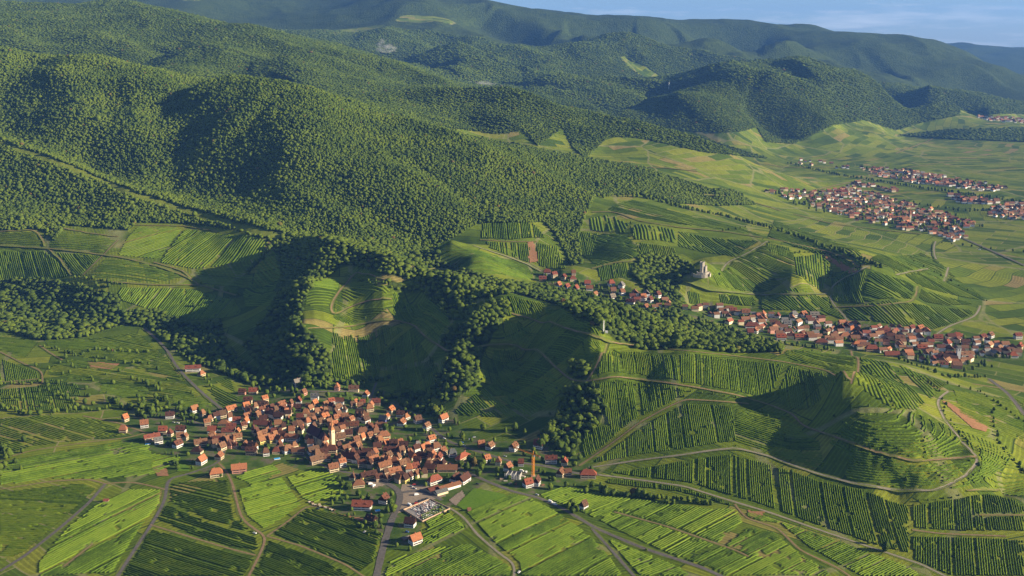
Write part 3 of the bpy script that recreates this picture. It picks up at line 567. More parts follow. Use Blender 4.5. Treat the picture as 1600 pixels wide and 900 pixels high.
# ------------------------------------------------------------------ woodland, roads, vineyards
def sort_near(A): return A[np.argsort(A[:, 1])]
def road_mat(name, c1, c2):
    t = NT(name); g = t.n('NewGeometry').outputs['Position']
    c = t.ramp(t.noise(g, .35, 5, .65), [(.3, c1), (.7, c2)]); t.bump(t.noise(g, 3., 3), .05, .5); return t.out(c)
M_ROAD = {'asphalt': road_mat('worn_asphalt', (.085, .078, .072), (.15, .135, .12)), 'dirt': road_mat('bare_earth_track', (.16, .11, .06), (.28, .19, .11)), 'concrete': road_mat('pale_concrete_lane', (.17, .15, .12), (.29, .25, .19))}
M_VERGE = road_mat('grass_verge', (.085, .125, .018), (.15, .165, .035))
def strip(p, wd, lift, edge=.0, seed=0):
    d = np.gradient(p, axis=0); d /= np.maximum(np.hypot(d[:, 0], d[:, 1])[:, None], 1e-6); nrm = np.stack([-d[:, 1], d[:, 0]], -1)
    w_ = wd / 2 * (1 + edge * (fbm(p[:, 0] / 15, p[:, 1] / 15, 2, seed) - .5))
    K = np.array([-1, -.34, .34, 1]); P = p[:, None, :] + nrm[:, None, :] * (K[None, :, None] * w_[:, None, None])
    z = H(P[..., 0], P[..., 1]); n = len(p); z = np.maximum(z, z.mean(1, keepdims=True) - .05) + lift
    z = np.maximum(z, 0) if False else z
    co = np.concatenate([P, z[..., None]], -1).reshape(-1, 3); i = np.arange(n * 4).reshape(n, 4)
    q = np.stack([i[:-1, :-1], i[:-1, 1:], i[1:, 1:], i[1:, :-1]], -1).reshape(-1, 4)
    return co, q
NAMES = {'asphalt': 'road', 'dirt': 'dirt_track', 'concrete': 'farm_lane'}
for k, (kind, wd, p) in enumerate(ROADLINES):
    wd *= .8 if kind == 'asphalt' else .62; lft = .30 + (p[:, 1].mean() > 1500) * .35 + (p[:, 1].mean() > 2200) * .8
    if kind != 'asphalt' or wd < 6:
        co, q = strip(p, wd + 2.6 + (wd * .7 if p[:, 1].mean() > 1700 else 0), lft - .12 + k * .0007, 1.1, k)
        tag(link('grass_verge', mesh_np('grass_verge', co, quads=q), M_VERGE), kind='structure')
    co, q = strip(p, wd, lft + k * .0009, .35, k + 50)
    tag(link(NAMES[kind], mesh_np(NAMES[kind], co, quads=q), M_ROAD[kind]), kind='structure')

# vineyards: every block is surveyed as a polygon with the direction of its vine rows
VB = [ # polygon, row direction in survey angles, tone 0 dark - 5 yellow, strips
 ([(0,770),(130,755),(150,765),(95,815),(40,862),(0,880)],(1,.05),3,3),([(60,880),(105,825),(150,790),(200,765),(250,765),(250,785),(215,830),(175,895),(60,900)],(1,-.5),3,5),
 ([(0,722),(120,700),(190,690),(235,695),(240,735),(160,748),(80,748),(0,758)],(1,-.18),1,4),([(0,655),(60,650),(150,655),(210,680),(130,688),(50,698),(0,712)],(1,.3),4,3),
 ([(105,710),(200,690),(220,705),(150,722)],(1,-.2),2,2),([(150,725),(235,708),(285,715),(245,740),(170,748)],(1,-.25),2,2),
 ([(268,755),(355,750),(365,810),(400,835),(320,810),(262,782)],(1,.25),4,2),([(240,808),(262,790),(320,815),(400,842),(405,860),(330,848)],(1,.32),1,2),
 ([(235,828),(300,846),(398,875),(380,900),(190,900)],(1,.3),2,4),([(366,745),(425,725),(440,738),(395,758)],(1,-.3),3,2),
 ([(372,765),(440,745),(470,788),(440,810),(412,826),(385,805)],(1,-.28),3,3),([(445,742),(505,730),(540,755),(535,775),(490,785),(472,778)],(1,-.3),3,3),
 ([(425,835),(480,795),(540,805),(600,835),(592,872),(560,895),(480,853)],(1,.38),1,5),([(405,870),(420,846),(470,862),(530,888),(545,900),(395,900)],(1,.38),0,3),
 ([(600,900),(612,872),(690,855),(735,850),(800,885),(795,900)],(1,-.5),3,4),([(665,830),(700,800),(730,825),(670,850),(650,850)],(1,-.5),3,2),([(655,808),(690,785),(700,795),(672,825)],(1,-.5),3,2),
 ([(728,800),(800,772),(830,778),(870,800),(920,835),(950,868),(975,900),(815,900),(812,880),(770,845)],(1,-.48),4,6),
 ([(842,775),(880,760),(920,768),(1000,778),(1010,795),(960,795),(915,800),(885,790)],(1,-.4),3,3),([(925,785),(1010,782),(1110,795),(1150,795),(1160,815),(1120,850),(1060,872),(1000,845),(935,812),(905,798)],(1,-.5),3,7),
 ([(945,838),(1000,862),(1060,885),(1080,900),(1000,900)],(1,-.4),2,3),([(1070,875),(1130,855),(1170,825),(1210,832),(1240,858),(1290,890),(1300,900),(1130,900)],(1,-.5),3,7),
 ([(1165,800),(1200,808),(1300,842),(1420,885),(1440,900),(1345,900),(1265,855),(1220,818),(1170,812)],(1,-.45),2,6),
 ([(945,755),(1060,768),(1140,790),(1140,780),(1060,755),(960,745)],(.1,1),1,5),
 ([(950,738),(1060,722),(1145,710),(1190,722),(1280,752),(1380,778),(1420,790),(1420,865),(1380,855),(1300,828),(1180,785),(1080,755)],(.12,1),0,14),
 ([(1425,792),(1500,780),(1560,775),(1600,790),(1600,830),(1500,830),(1430,825)],(.1,1),1,6),([(1425,838),(1530,840),(1600,845),(1600,900),(1490,900),(1430,880)],(.08,1),0,5),
 ([(1150,640),(1200,640),(1240,655),(1250,670),(1280,690),(1290,730),(1270,730),(1200,705),(1150,690)],(1,.28),0,4),
 ([(920,725),(1000,670),(1070,632),(1145,636),(1150,690),(1060,703),(1000,710)],(.12,1),1,7),([(935,600),(990,597),(1000,650),(960,680),(950,660),(940,625)],(.12,1),2,4),([(1000,598),(1075,610),(1050,628),(1005,650)],(.15,1),1,3),
 ([(915,670),(950,665),(965,680),(915,715),(910,700)],(.2,1),3,2),
 ([(945,545),(1000,550),(1055,555),(1060,595),(1000,585),(935,585)],(.12,1),2,6),([(1062,555),(1150,562),(1225,570),(1205,622),(1130,608),(1065,598)],(.1,1),1,7),
 ([(1235,572),(1285,582),(1310,598),(1240,640),(1210,628)],(.2,1),0,4),
 ([(1225,550),(1320,548),(1340,570),(1320,590),(1290,573),(1235,562)],(1,.2),4,3),([(1345,560),(1400,570),(1480,600),(1460,618),(1430,642),(1395,640),(1350,610),(1338,595)],(.6,.6),4,4),
 ([(1490,610),(1600,625),(1600,690),(1560,680),(1500,645)],(1,.35),4,4),([(1480,660),(1560,690),(1600,730),(1600,775),(1540,730)],(1,.5),3,4),([(1545,740),(1600,785),(1560,770),(1530,755)],(1,.5),3,2),
 ([(960,545),(1060,550),(1060,553),(960,550)],(1,.1),3,1),
 ([(810,500),(860,508),(940,528),(948,540),(930,562),(905,575),(860,560),(835,545),(800,533)],(1,.15),2,5),([(772,548),(800,540),(815,552),(770,600),(755,590)],(.3,1),0,2),
 ([(800,555),(840,558),(870,590),(885,605),(860,630),(830,650),(700,650),(745,615),(770,600)],(1,.2),0,6),([(800,462),(850,475),(845,498),(790,492),(778,488),(785,465)],(.4,1),4,3),([(855,478),(900,500),(930,512),(910,518),(850,503)],(1,.3),2,2),([(790,498),(845,505),(800,535),(785,540)],(.4,1),2,2),
 ([(525,466),(600,475),(608,490),(560,502),(520,500)],(1,.1),3,2),([(540,425),(560,425),(600,440),(612,462),(570,462),(535,472)],(1,0),3,3),([(480,440),(530,435),(530,455),(512,480),(478,478)],(1,.1),1,2),
 ([(520,520),(600,508),(640,512),(600,540),(590,598),(520,590)],(.2,1),4,5),([(600,545),(640,515),(700,555),(690,590),(665,625),(600,600)],(.2,1),0,5),([(615,455),(690,455),(705,505),(690,540),(660,515),(615,495)],(1,.3),0,3),
 ([(0,365),(55,363),(70,382),(0,381)],(1,.1),3,1),([(0,390),(70,393),(90,410),(108,432),(60,440),(0,438)],(.3,1),1,3),([(85,362),(185,375),(165,395),(80,386)],(1,.1),3,2),([(82,395),(160,400),(130,430),(115,430)],(.5,.6),1,3),
 ([(215,355),(285,357),(250,405),(185,398),(200,370)],(1,-.3),2,3),([(290,358),(370,368),(420,380),(400,405),(300,420),(250,410)],(.7,-.7),3,5),([(165,405),(250,415),(290,432),(245,442),(140,436)],(1,.15),2,3),
 ([(305,425),(400,410),(380,440),(370,460),(318,442)],(1,.1),0,3),([(180,450),(300,452),(365,468),(380,490),(300,500),(190,470)],(.6,-.7),1,5),([(420,385),(470,400),(475,440),(430,480),(385,480),(380,455)],(1,.2),0,3),
 ([(0,525),(60,535),(40,560),(0,545)],(1,.1),5,1),([(70,530),(180,535),(220,560),(150,565),(75,540)],(1,.1),4,2),([(75,585),(90,560),(180,570),(290,600),(310,625),(320,635),(180,605)],(1,.15),4,5),([(0,560),(60,582),(60,598),(0,597)],(.2,1),0,2),
 ([(140,530),(215,520),(260,560),(290,598),(200,570)],(1,.2),4,3),([(62,590),(120,600),(130,620),(60,618)],(.3,1),1,2),([(0,608),(55,605),(120,625),(125,645),(0,640)],(.2,.9),2,4),([(268,610),(335,632),(330,640),(272,632)],(1,.1),4,1),([(160,598),(235,610),(228,625),(155,615)],(1,.1),0,1),([(318,600),(360,590),(375,625),(352,640)],(1,.5),3,2),
 ([(755,350),(830,347),(855,372),(800,375),(752,372)],(.1,1),1,5),([(760,378),(830,382),(825,410),(765,388)],(.1,1),1,4),([(690,395),(738,388),(790,405),(835,425),(830,438),(750,430),(700,415)],(1,.2),1,4),([(838,380),(870,385),(885,420),(842,415)],(.1,1),3,2),
 ([(920,342),(955,335),(985,350),(975,365),(925,360)],(.3,1),2,3),([(990,350),(1055,360),(1055,380),(990,375)],(.2,1),3,3),([(940,365),(985,370),(1000,405),(930,415),(905,390)],(1,.15),1,4),([(900,360),(935,365),(925,400),(895,395)],(.2,1),0,2),([(1060,362),(1190,376),(1150,402),(1105,395),(1060,385)],(.8,.5),2,6),
 ([(1000,380),(1055,388),(1055,400),(1000,398)],(.3,1),3,2),([(930,415),(1000,412),(1005,432),(940,440)],(.2,1),1,3),([(1140,408),(1195,382),(1240,395),(1245,430),(1285,455),(1180,455),(1110,450)],(.8,.4),3,7),
 ([(1198,380),(1235,388),(1230,402),(1205,400)],(.2,1),1,2),([(1240,402),(1280,395),(1300,430),(1285,455),(1245,430)],(.25,1),1,4),([(1285,395),(1340,418),(1305,435),(1290,425)],(.8,.5),3,3),
 ([(1305,432),(1355,425),(1345,455),(1350,475),(1300,470)],(.3,1),0,3),([(1360,425),(1430,445),(1425,468),(1350,475),(1350,455)],(.8,.4),2,5),([(1075,455),(1110,462),(1180,465),(1180,478),(1110,470),(1075,475)],(.2,1),1,4),([(1190,465),(1300,465),(1320,500),(1280,490),(1190,485)],(.6,.5),2,6),
 ([(1320,485),(1430,475),(1525,485),(1520,495),(1460,515),(1400,508),(1330,500)],(.5,.5),3,8),([(1440,452),(1530,475),(1480,478),(1435,470)],(.7,.4),3,3),([(1210,345),(1290,372),(1350,405),(1430,440),(1340,415),(1240,385),(1200,372)],(1,.45),4,5),
 ([(1360,405),(1440,395),(1540,470),(1440,448)],(1,.5),4,6),
 ([(990,312),(1050,330),(1150,355),(1190,368),(1130,358),(1060,350),(1000,340),(950,328)],(1,.25),4,4),
]
M_VINE = []
for i, (a, b, c_) in enumerate((((0.049,0.090,0.010),(0.084,0.145,0.013),(0.135,0.204,0.016)), ((0.052,0.096,0.008),(0.092,0.151,0.012),(0.139,0.204,0.017)), ((0.056,0.103,0.008),(0.095,0.154,0.011),(0.140,0.197,0.017)), ((0.057,0.102,0.007),(0.095,0.150,0.009),(0.137,0.183,0.014)), ((0.060,0.103,0.007),(0.102,0.146,0.010),(0.142,0.179,0.014)), ((0.068,0.106,0.008),(0.111,0.147,0.012),(0.155,0.179,0.018)))):
    t = NT('vine_leaves'); g = t.n('NewGeometry').outputs['Position']; t.b.inputs['Roughness'].default_value = .7
    k = t.math('ADD', t.math('MULTIPLY', t.noise(g, .38, 5, .75), .60), t.math('MULTIPLY', t.noise(g, .045, 4, .65), .5))
    k = t.math('ADD', k, t.math('MULTIPLY', t.math('SUBTRACT', t.n('ObjectInfo').outputs['Random'], .5), .22))
    ra = t.n('Attribute'); ra.attribute_name = 'row'; k = t.math('ADD', k, t.math('MULTIPLY', t.math('SUBTRACT', ra.outputs['Fac'], .5), .20))
    c = t.ramp(k, [(.36, tuple(q * .7 for q in a)), (.53, b), (.70, c_)]); t.bump(t.noise(g, 1.6, 3, .7), .5, 1.); M_VINE.append(t.out(c))
def clip_line(poly, o, d):
    """intervals of the line o + t d inside a polygon"""
    n = np.array([-d[1], d[0]]); ts = []
    k = len(poly); s = (poly - o) @ n
    for i in range(k):
        a, b = s[i], s[(i + 1) % k]
        if (a > 0) != (b > 0):
            p = poly[i] + (poly[(i + 1) % k] - poly[i]) * (a / (a - b)); ts.append((p - o) @ d)
    ts.sort(); return list(zip(ts[::2], ts[1::2]))
VPLOTS = []
def vine_rows(polyw, d, tone, seed, k0=0., k1=1.):
    r = np.random.default_rng(seed); cen = polyw.mean(0); n = np.array([-d[1], d[0]])
    s = (polyw - cen) @ n; far = cen[1]
    sp = 2.9 if far < 1180 else 2.9 if far < 1500 else 4.2 if far < 2100 else 7.
    seg = 3.0 if far < 1180 else 4.0 if far < 1500 else 8. if far < 2100 else 14.
    if far < 2100:
        q2 = np.array([cen, cen + d, cen + n]); uu, vv = project(q2[:, 0], q2[:, 1], H(q2[:, 0], q2[:, 1])); dp = np.array([uu[1] - uu[0], vv[1] - vv[0]]); np_ = np.array([uu[2] - uu[0], vv[2] - vv[0]])
        pit = abs(dp[0] * np_[1] - dp[1] * np_[0]) / max(np.hypot(*dp), 1e-6); sp = float(np.clip(2.7 / max(pit, .1), 2.4 if far < 1500 else 3.2, 5.6))
    ht = 1.25 if far < 1150 else .85 if far < 1500 else 1.3 if far < 2100 else 1.3
    a, b = s.min() + (s.max() - s.min()) * k0, s.min() + (s.max() - s.min()) * k1
    C = []; Q = []; TT = []; base = 0
    hk = r.uniform(.85, 1.12); wk = r.uniform(.9, 1.15)
    for off in np.arange(a + sp * .6, b - sp * .3, sp):
        for t0, t1 in clip_line(polyw, cen + n * off, d):
            if t1 - t0 < seg * 1.5 or r.random() < .03: continue
            rt_ = float(np.clip(r.normal(.5, .22), 0, 1)); rh_ = r.uniform(.9, 1.08)
            m = int((t1 - t0) / seg) + 1; tt = np.linspace(t0 + r.uniform(0, 1.), t1 - r.uniform(0, 1.5), m + 1)
            p = cen + n * off + tt[:, None] * d
            ok = ~blocked(p[:, 0], p[:, 1]); ok &= ~(fbm(p[:, 0] / 9, p[:, 1] / 9, 2, 5) > .80)
            h = ht * hk * rh_ * (.80 + .42 * vnoise(p[:, 0] / 2.1, p[:, 1] / 2.1, 8) * (far < 1500) + .3 * (far >= 1500)) * ok; w_ = sp * (.27 if far < 1150 else .37) * wk * (.75 + .55 * vnoise(p[:, 0] / 1.7, p[:, 1] / 1.7, 9))
            p = p + n * (r.normal(0, .16, m + 1))[:, None]
            z = H(p[:, 0], p[:, 1]); P = np.zeros((m + 1, 4, 3))
            for q_, (sw, sh) in enumerate(((-1, 0), (-.58, 1), (.58, .92), (1, 0))):
                P[:, q_, :2] = p + n * (sw * w_)[:, None]; P[:, q_, 2] = z + sh * h - (.3 if sh == 0 else 0)
            P[~ok, :, 2] = z[~ok, None] - 1.
            i = np.arange((m + 1) * 4).reshape(-1, 4) + base; base += (m + 1) * 4
            good = ok[:-1] | ok[1:]
            q = np.stack([i[:-1, :-1], i[1:, :-1], i[1:, 1:], i[:-1, 1:]], -1)[good].reshape(-1, 4); C.append(P.reshape(-1, 3)); Q.append(q); TT.append(np.full((m + 1) * 4, rt_))
    if not C or sum(len(q) for q in Q) < 12: return None
    o = link('vineyard_plot', mesh_np('vineyard_plot', np.concatenate(C), quads=np.concatenate(Q)), M_VINE[tone])
    a_ = o.data.attributes.new('row', 'FLOAT', 'POINT'); a_.data.foreach_set('value', np.concatenate(TT).astype(np.float32))
    o['kind'] = 'stuff'; VPLOTS.append((o, cen + n * (a + b) / 2, tone)); return o
CONT_C = hit(1360, 628)[0]
def contour_rows(seed=5):
    C = []; Q = []; b = 0; r = np.random.default_rng(seed)
    for z0 in np.arange(8, 60, 2.0):
        th = np.radians(np.arange(-140, -8, 1.0)); R = np.linspace(12, 165, 240)
        X_ = CONT_C[0] + np.cos(th)[:, None] * R; Y_ = CONT_C[1] + np.sin(th)[:, None] * R; Z_ = H(X_, Y_); below = Z_ < z0; k = below.argmax(1); ok = below.any(1) & (k > 0)
        rr_ = R[k]; p = np.stack([CONT_C[0] + np.cos(th) * rr_, CONT_C[1] + np.sin(th) * rr_], -1); jump = np.abs(np.diff(rr_, prepend=rr_[0])) > 6; ok &= ~jump & ~blocked(p[:, 0], p[:, 1]) & (fbm(p[:, 0] / 11, p[:, 1] / 11, 2, 3) < .74)
        ok &= (th > -2.1) | (z0 > 30)
        d = np.gradient(p, axis=0); d /= np.maximum(np.hypot(*d.T)[:, None], 1e-6); n = np.stack([-d[:, 1], d[:, 0]], -1); m = len(p); P = np.zeros((m, 4, 3)); h = 1.4 * (.7 + .6 * r.random(m))
        for q_, (sw, sh) in enumerate(((-1, 0), (-.6, 1), (.6, .9), (1, 0))): P[:, q_, :2] = p + n * sw * 1.0; P[:, q_, 2] = H(p[:, 0], p[:, 1]) + sh * h - (.4 if sh == 0 else 0)
        i = np.arange(m * 4).reshape(-1, 4) + b; b += m * 4; good = ok[:-1] & ok[1:]; q = np.stack([i[:-1, :-1], i[1:, :-1], i[1:, 1:], i[:-1, 1:]], -1)[good].reshape(-1, 4); C.append(P.reshape(-1, 3)); Q.append(q)
    o = link('terraced_vineyard', mesh_np('terraced_vineyard', np.concatenate(C), quads=np.concatenate(Q)), M_VINE[2]); o.data.attributes.new('row', 'FLOAT', 'POINT').data.foreach_set('value', np.full(b, .5, np.float32)); tag(o, 'curved terrace rows of vines wrapping round the right hand hill', 'vineyard', kind='stuff')
contour_rows()
for bi, (poly, dpx, tone, ns) in enumerate(VB):
    pw = hit(*np.array(poly, float).T)[:, :2]
    if np.ptp(pw[:, 1]) > 900: print('block stretched', bi, poly[0], np.ptp(pw[:, 1])); continue
    c = np.array(poly, float).mean(0); dl = np.array(dpx, float); dl /= np.hypot(*dl)
    q = hit([c[0] - dl[0] * 6, c[0] + dl[0] * 6], [c[1] - dl[1] * 6, c[1] + dl[1] * 6])[:, :2]; d = q[1] - q[0]; d /= np.hypot(*d)
    r = random.Random(bi); cuts = sorted([0, 1] + [(k + r.uniform(-.3, .3)) / ns for k in range(1, ns)])
    for k in range(ns):
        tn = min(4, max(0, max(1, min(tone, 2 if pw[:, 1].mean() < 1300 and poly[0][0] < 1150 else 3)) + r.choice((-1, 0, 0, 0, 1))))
        if pw[:, 1].mean() < 1330: tn = min(4, tn + (2 if tn < 2 else 1)) if 0 < dpx[1] < .6 else max(1, tn - (dpx[1] < 0 and tn > 1))  # leaf colour lightened where rows show their unlit side, darkened where lit
        vine_rows(pw, d, tn, bi * 31 + k, cuts[k] + .004, cuts[k + 1] - .004)
print('plots', len(VPLOTS), 'quads', sum(len(o.data.polygons) for o, _, _ in VPLOTS))
# ------------------------------------------------------------------ buildings
ROOFC = {'o': ('orange', (.36, .15, .08)), 'r': ('red', (.25, .083, .055)), 'b': ('dark brown', (.12, .055, .04)), 't': ('tan brown', (.25, .13, .075)), 'g': ('grey', (.20, .19, .18)), 'n': ('rusty', (.21, .105, .065))}
WALLC = {'w': ('white', (.78, .77, .74)), 'c': ('cream', (.68, .57, .38)), 'y': ('yellow', (.72, .60, .20)), 'p': ('pink', (.62, .32, .24)), 'k': ('beige', (.48, .38, .27)), 'B': ('blue', (.16, .18, .42)), 'd': ('brown', (.22, .12, .08))}
def roof_mat(key):
    nm, col = ROOFC[key]; t = NT(nm.replace(' ', '_') + '_roof_tiles'); g = t.n('TexCoord').outputs['Object']; P_ = t.n('NewGeometry').outputs['Position']
    w_ = t.n('TexWave', bands_direction='Z'); w_.inputs['Scale'].default_value = .9; w_.inputs['Distortion'].default_value = 1.2; t.l(g, w_.inputs['Vector'])
    c = t.mix(1., col, t.ramp(t.noise(P_, .7, 5, .7), [(.25, .62), (.75, 1.22)]), 'MULTIPLY')
    c = t.mix(1., c, t.ramp(t.n('ObjectInfo').outputs['Random'], [(0., (.50, .60, .66)), (.35, (.8, .84, .86)), (.65, (1., 1., 1.)), (1., (1.3, 1.15, .95))]), 'MULTIPLY')
    c = t.mix(t.ramp(t.noise(P_, 1.9, 3, .7), [(.58, 0.), (.75, .5)]), c, (.07, .06, .045)); c = t.mix(.3, c, t.mix(1., c, w_.outputs['Color'], 'MULTIPLY')); t.bump(w_.outputs['Fac'], .06, .6); return t.out(c)
def wall_mat(key):
    nm, col = WALLC[key]; t = NT(nm + '_render_wall'); P_ = t.n('NewGeometry').outputs['Position']
    c = t.mix(1., col, t.ramp(t.noise(P_, .5, 5, .65), [(.3, .78), (.7, 1.06)]), 'MULTIPLY'); c = t.mix(1., c, t.ramp(t.n('ObjectInfo').outputs['Random'], [(0., .82), (1., 1.05)]), 'MULTIPLY'); return t.out(c)
M_ROOF = {k: roof_mat(k) for k in ROOFC}; M_WALL = {k: wall_mat(k) for k in WALLC}
M_GLASS = simple('window_glass', (.03, .035, .045), .2, rough=.15); M_SHUT = simple('painted_shutter', (.10, .05, .035), .4); M_BRICKC = simple('chimney_brick', (.30, .13, .08), .3)
M_STONE = simple('sandstone', (.42, .30, .21), .3, .8); M_STONEW = simple('pale_masonry', (.46, .41, .34), .25, .5)
class MB:
    def __init__(s): s.v = []; s.f = []
    def add(s, vs, fs): b = len(s.v); s.v += [tuple(v) for v in vs]; s.f += [tuple(b + i for i in f) for f in fs]; return s
    def box(s, x0, x1, y0, y1, z0, z1): return s.add([(x0,y0,z0),(x1,y0,z0),(x1,y1,z0),(x0,y1,z0),(x0,y0,z1),(x1,y0,z1),(x1,y1,z1),(x0,y1,z1)], [(3,2,1,0),(4,5,6,7),(0,1,5,4),(1,2,6,5),(2,3,7,6),(3,0,4,7)])
    def bar(s, a, b, r, n=4):
        a, b = Vector(a), Vector(b); z = (b - a).normalized(); x = z.orthogonal().normalized(); y = z.cross(x)
        vs = [p + (x * math.cos(6.2832 * (k + .5) / n) + y * math.sin(6.2832 * (k + .5) / n)) * r for p in (a, b) for k in range(n)]
        return s.add([tuple(v) for v in vs], [(k, (k + 1) % n, n + (k + 1) % n, n + k) for k in range(n)] + [tuple(range(n - 1, -1, -1)), tuple(range(n, 2 * n))])
    def ring(s, pts0, z0, pts1, z1, cap=True):
        n = len(pts0); s.add([(x, y, z0) for x, y in pts0] + [(x, y, z1) for x, y in pts1], [(k, (k + 1) % n, n + (k + 1) % n, n + k) for k in range(n)] + ([tuple(range(n, 2 * n))] if cap else [])); return s
    def mesh(s, name):
        me = bpy.data.meshes.new(name); me.from_pydata(s.v, [], s.f); me.update(); return me
    def build(s, name, mat, parent=None): return link(name, s.mesh(name), mat, parent)
def gable_wall(l, w_, h, rh):
    x, y = l / 2, w_ / 2; m = MB()
    m.add([(-x,-y,-2),(x,-y,-2),(x,y,-2),(-x,y,-2),(-x,-y,h),(x,-y,h),(x,y,h),(-x,y,h),(-x,0,h+rh-.15),(x,0,h+rh-.15)], [(0,1,5,4),(2,3,7,6),(1,2,6,9,5),(3,0,4,8,7)]); return m
def gable_roof(l, w_, h, rh, e=.55, hip=0.):
    x, y = l / 2 + e, w_ / 2 + e; k = rh / (w_ / 2); z0 = h - e * k; t = .28; m = MB(); hx = x - hip
    V = [(-x,-y,z0),(x,-y,z0),(x,y,z0),(-x,y,z0),(-hx,0,h+rh),(hx,0,h+rh)]; V2 = [(a, b, c + t) for a, b, c in V]
    m.add(V + V2, [(6,7,11,10),(8,9,10,11),(1,0,4,5),(3,2,5,4),(0,1,7,6),(2,3,9,8),(3,0,6,9),(1,2,8,7),(9,6,10),(7,8,11),(0,3,4),(2,1,5)]); return m
HT = {}
def house_kit(i):
    """shared part shapes of one kind of house, ten metres square before it is sized"""
    if i in HT: return HT[i]
    r = random.Random(i); h, rh = r.choice(((5.2, 4.6), (5.8, 5.4), (4.2, 5.0), (6.4, 4.4))); k = {}
    hip = (0, 0, 0, 0, 2.6, 0, 0, 4.0, 0)[i % 9]
    w_ = gable_wall(10, 10, h, rh if hip == 0 else .3) ; k['wall'] = w_.mesh('wall'); k['roof'] = gable_roof(10, 10, h, rh, .6, hip).mesh('roof')
    c = MB(); cx = r.uniform(-3, 3); c.box(cx - .35, cx + .35, .4, 1.4, h + rh - 1.6, h + rh + 1.0); c.box(cx - .45, cx + .45, .3, 1.5, h + rh + 1.0, h + rh + 1.15); k['chimney'] = c.mesh('chimney')
    wn_ = MB(); sh = MB()
    for zz in ([1.0, 3.7] if h > 5 else [1.1]):
        for s in (-1, 1):
            for px in (-3.4, -1.2, 1.2, 3.4):
                wn_.box(px - .5, px + .5, min(s * 4.93, s * 5.05), max(s * 4.93, s * 5.05), zz, zz + 1.3)
                for q in (-.8, .8): sh.box(px + q - .25, px + q + .25, min(s * 4.93, s * 5.1), max(s * 4.93, s * 5.1), zz - .05, zz + 1.35)
                if abs(px) < 3 or hip == 0: wn_.box(min(s * 4.93, s * 5.05), max(s * 4.93, s * 5.05), px * .8 - .5, px * .8 + .5, zz, zz + 1.3)
    if hip == 0:
        for s in (-1, 1):
            for px in (-1.1, 1.1): wn_.box(min(s * 4.93, s * 5.05), max(s * 4.93, s * 5.05), px - .4, px + .4, h + .5, h + 1.6)
    k['window'] = wn_.mesh('window'); k['shutter'] = sh.mesh('shutter')
    d = MB(); kk = rh / 5
    for px in (0.,):
        y0 = -3.7; z0 = h + rh - 3.7 * kk
        d.add([(px-.8,y0,z0-.2),(px+.8,y0,z0-.2),(px+.8,y0,z0+1.2),(px-.8,y0,z0+1.2),(px,y0,z0+1.9),(px-.8,-1.6,z0+1.2),(px+.8,-1.6,z0+1.2),(px,-.9,z0+1.9)], [(0,1,2,4,3),(3,4,7,5),(2,6,7,4),(1,6,2),(0,3,5)])
    k['dormer'] = d.mesh('dormer') if r.random() < .45 and hip == 0 else None
    for n_2, mt in (('wall', M_WALL['w']), ('roof', M_ROOF['o']), ('chimney', M_BRICKC), ('window', M_GLASS), ('shutter', M_SHUT), ('dormer', M_ROOF['o'])):
        if k[n_2]: k[n_2].materials.append(mt)
    k['h'] = h + rh; HT[i] = k; return k
def part(name, me, parent, mat=None):
    o = bpy.data.objects.new(name, me); COL.objects.link(o); o.parent = parent
    if mat: o.material_slots[0].link = 'OBJECT'; o.material_slots[0].material = mat
    return o
HOUSES = []
_c = hit(517, 698)[0]
for _k in range(0, 44, 3): mark(_c[0] + math.cos(math.radians(132)) * _k, _c[1] + math.sin(math.radians(132)) * _k, 11)
def house(x, y, l, w_, ang, rc, wc, kit=None, hs=1., detail=2, name='house'):
    r = random.Random(int(x * 7 + y * 13)); kit = r.randrange(9) if kit is None else kit; K = house_kit(kit)
    z = float(H(x, y)); o = bpy.data.objects.new(name, None); COL.objects.link(o); o.location = (x, y, z); o.rotation_euler.z = math.radians(ang); o.scale = (l / 10, w_ / 10, hs)
    part('wall', K['wall'], o, M_WALL[wc]); rf = part('roof', K['roof'], o, M_ROOF[rc])
    if detail > 0: part('chimney', K['chimney'], rf)
    if detail > 1:
        part('window', K['window'], o)['kind'] = 'stuff'; part('shutter', K['shutter'], o)['kind'] = 'stuff'
        if K['dormer']:
            for q in (-2.3, 2.3): part('dormer', K['dormer'], rf, M_ROOF[rc]).location.x = q
    HOUSES.append(dict(o=o, x=x, y=y, z=z, l=l, w=w_, rc=rc, wc=wc)); mark(x, y, max(l, w_) * .5 + 1.5); return o
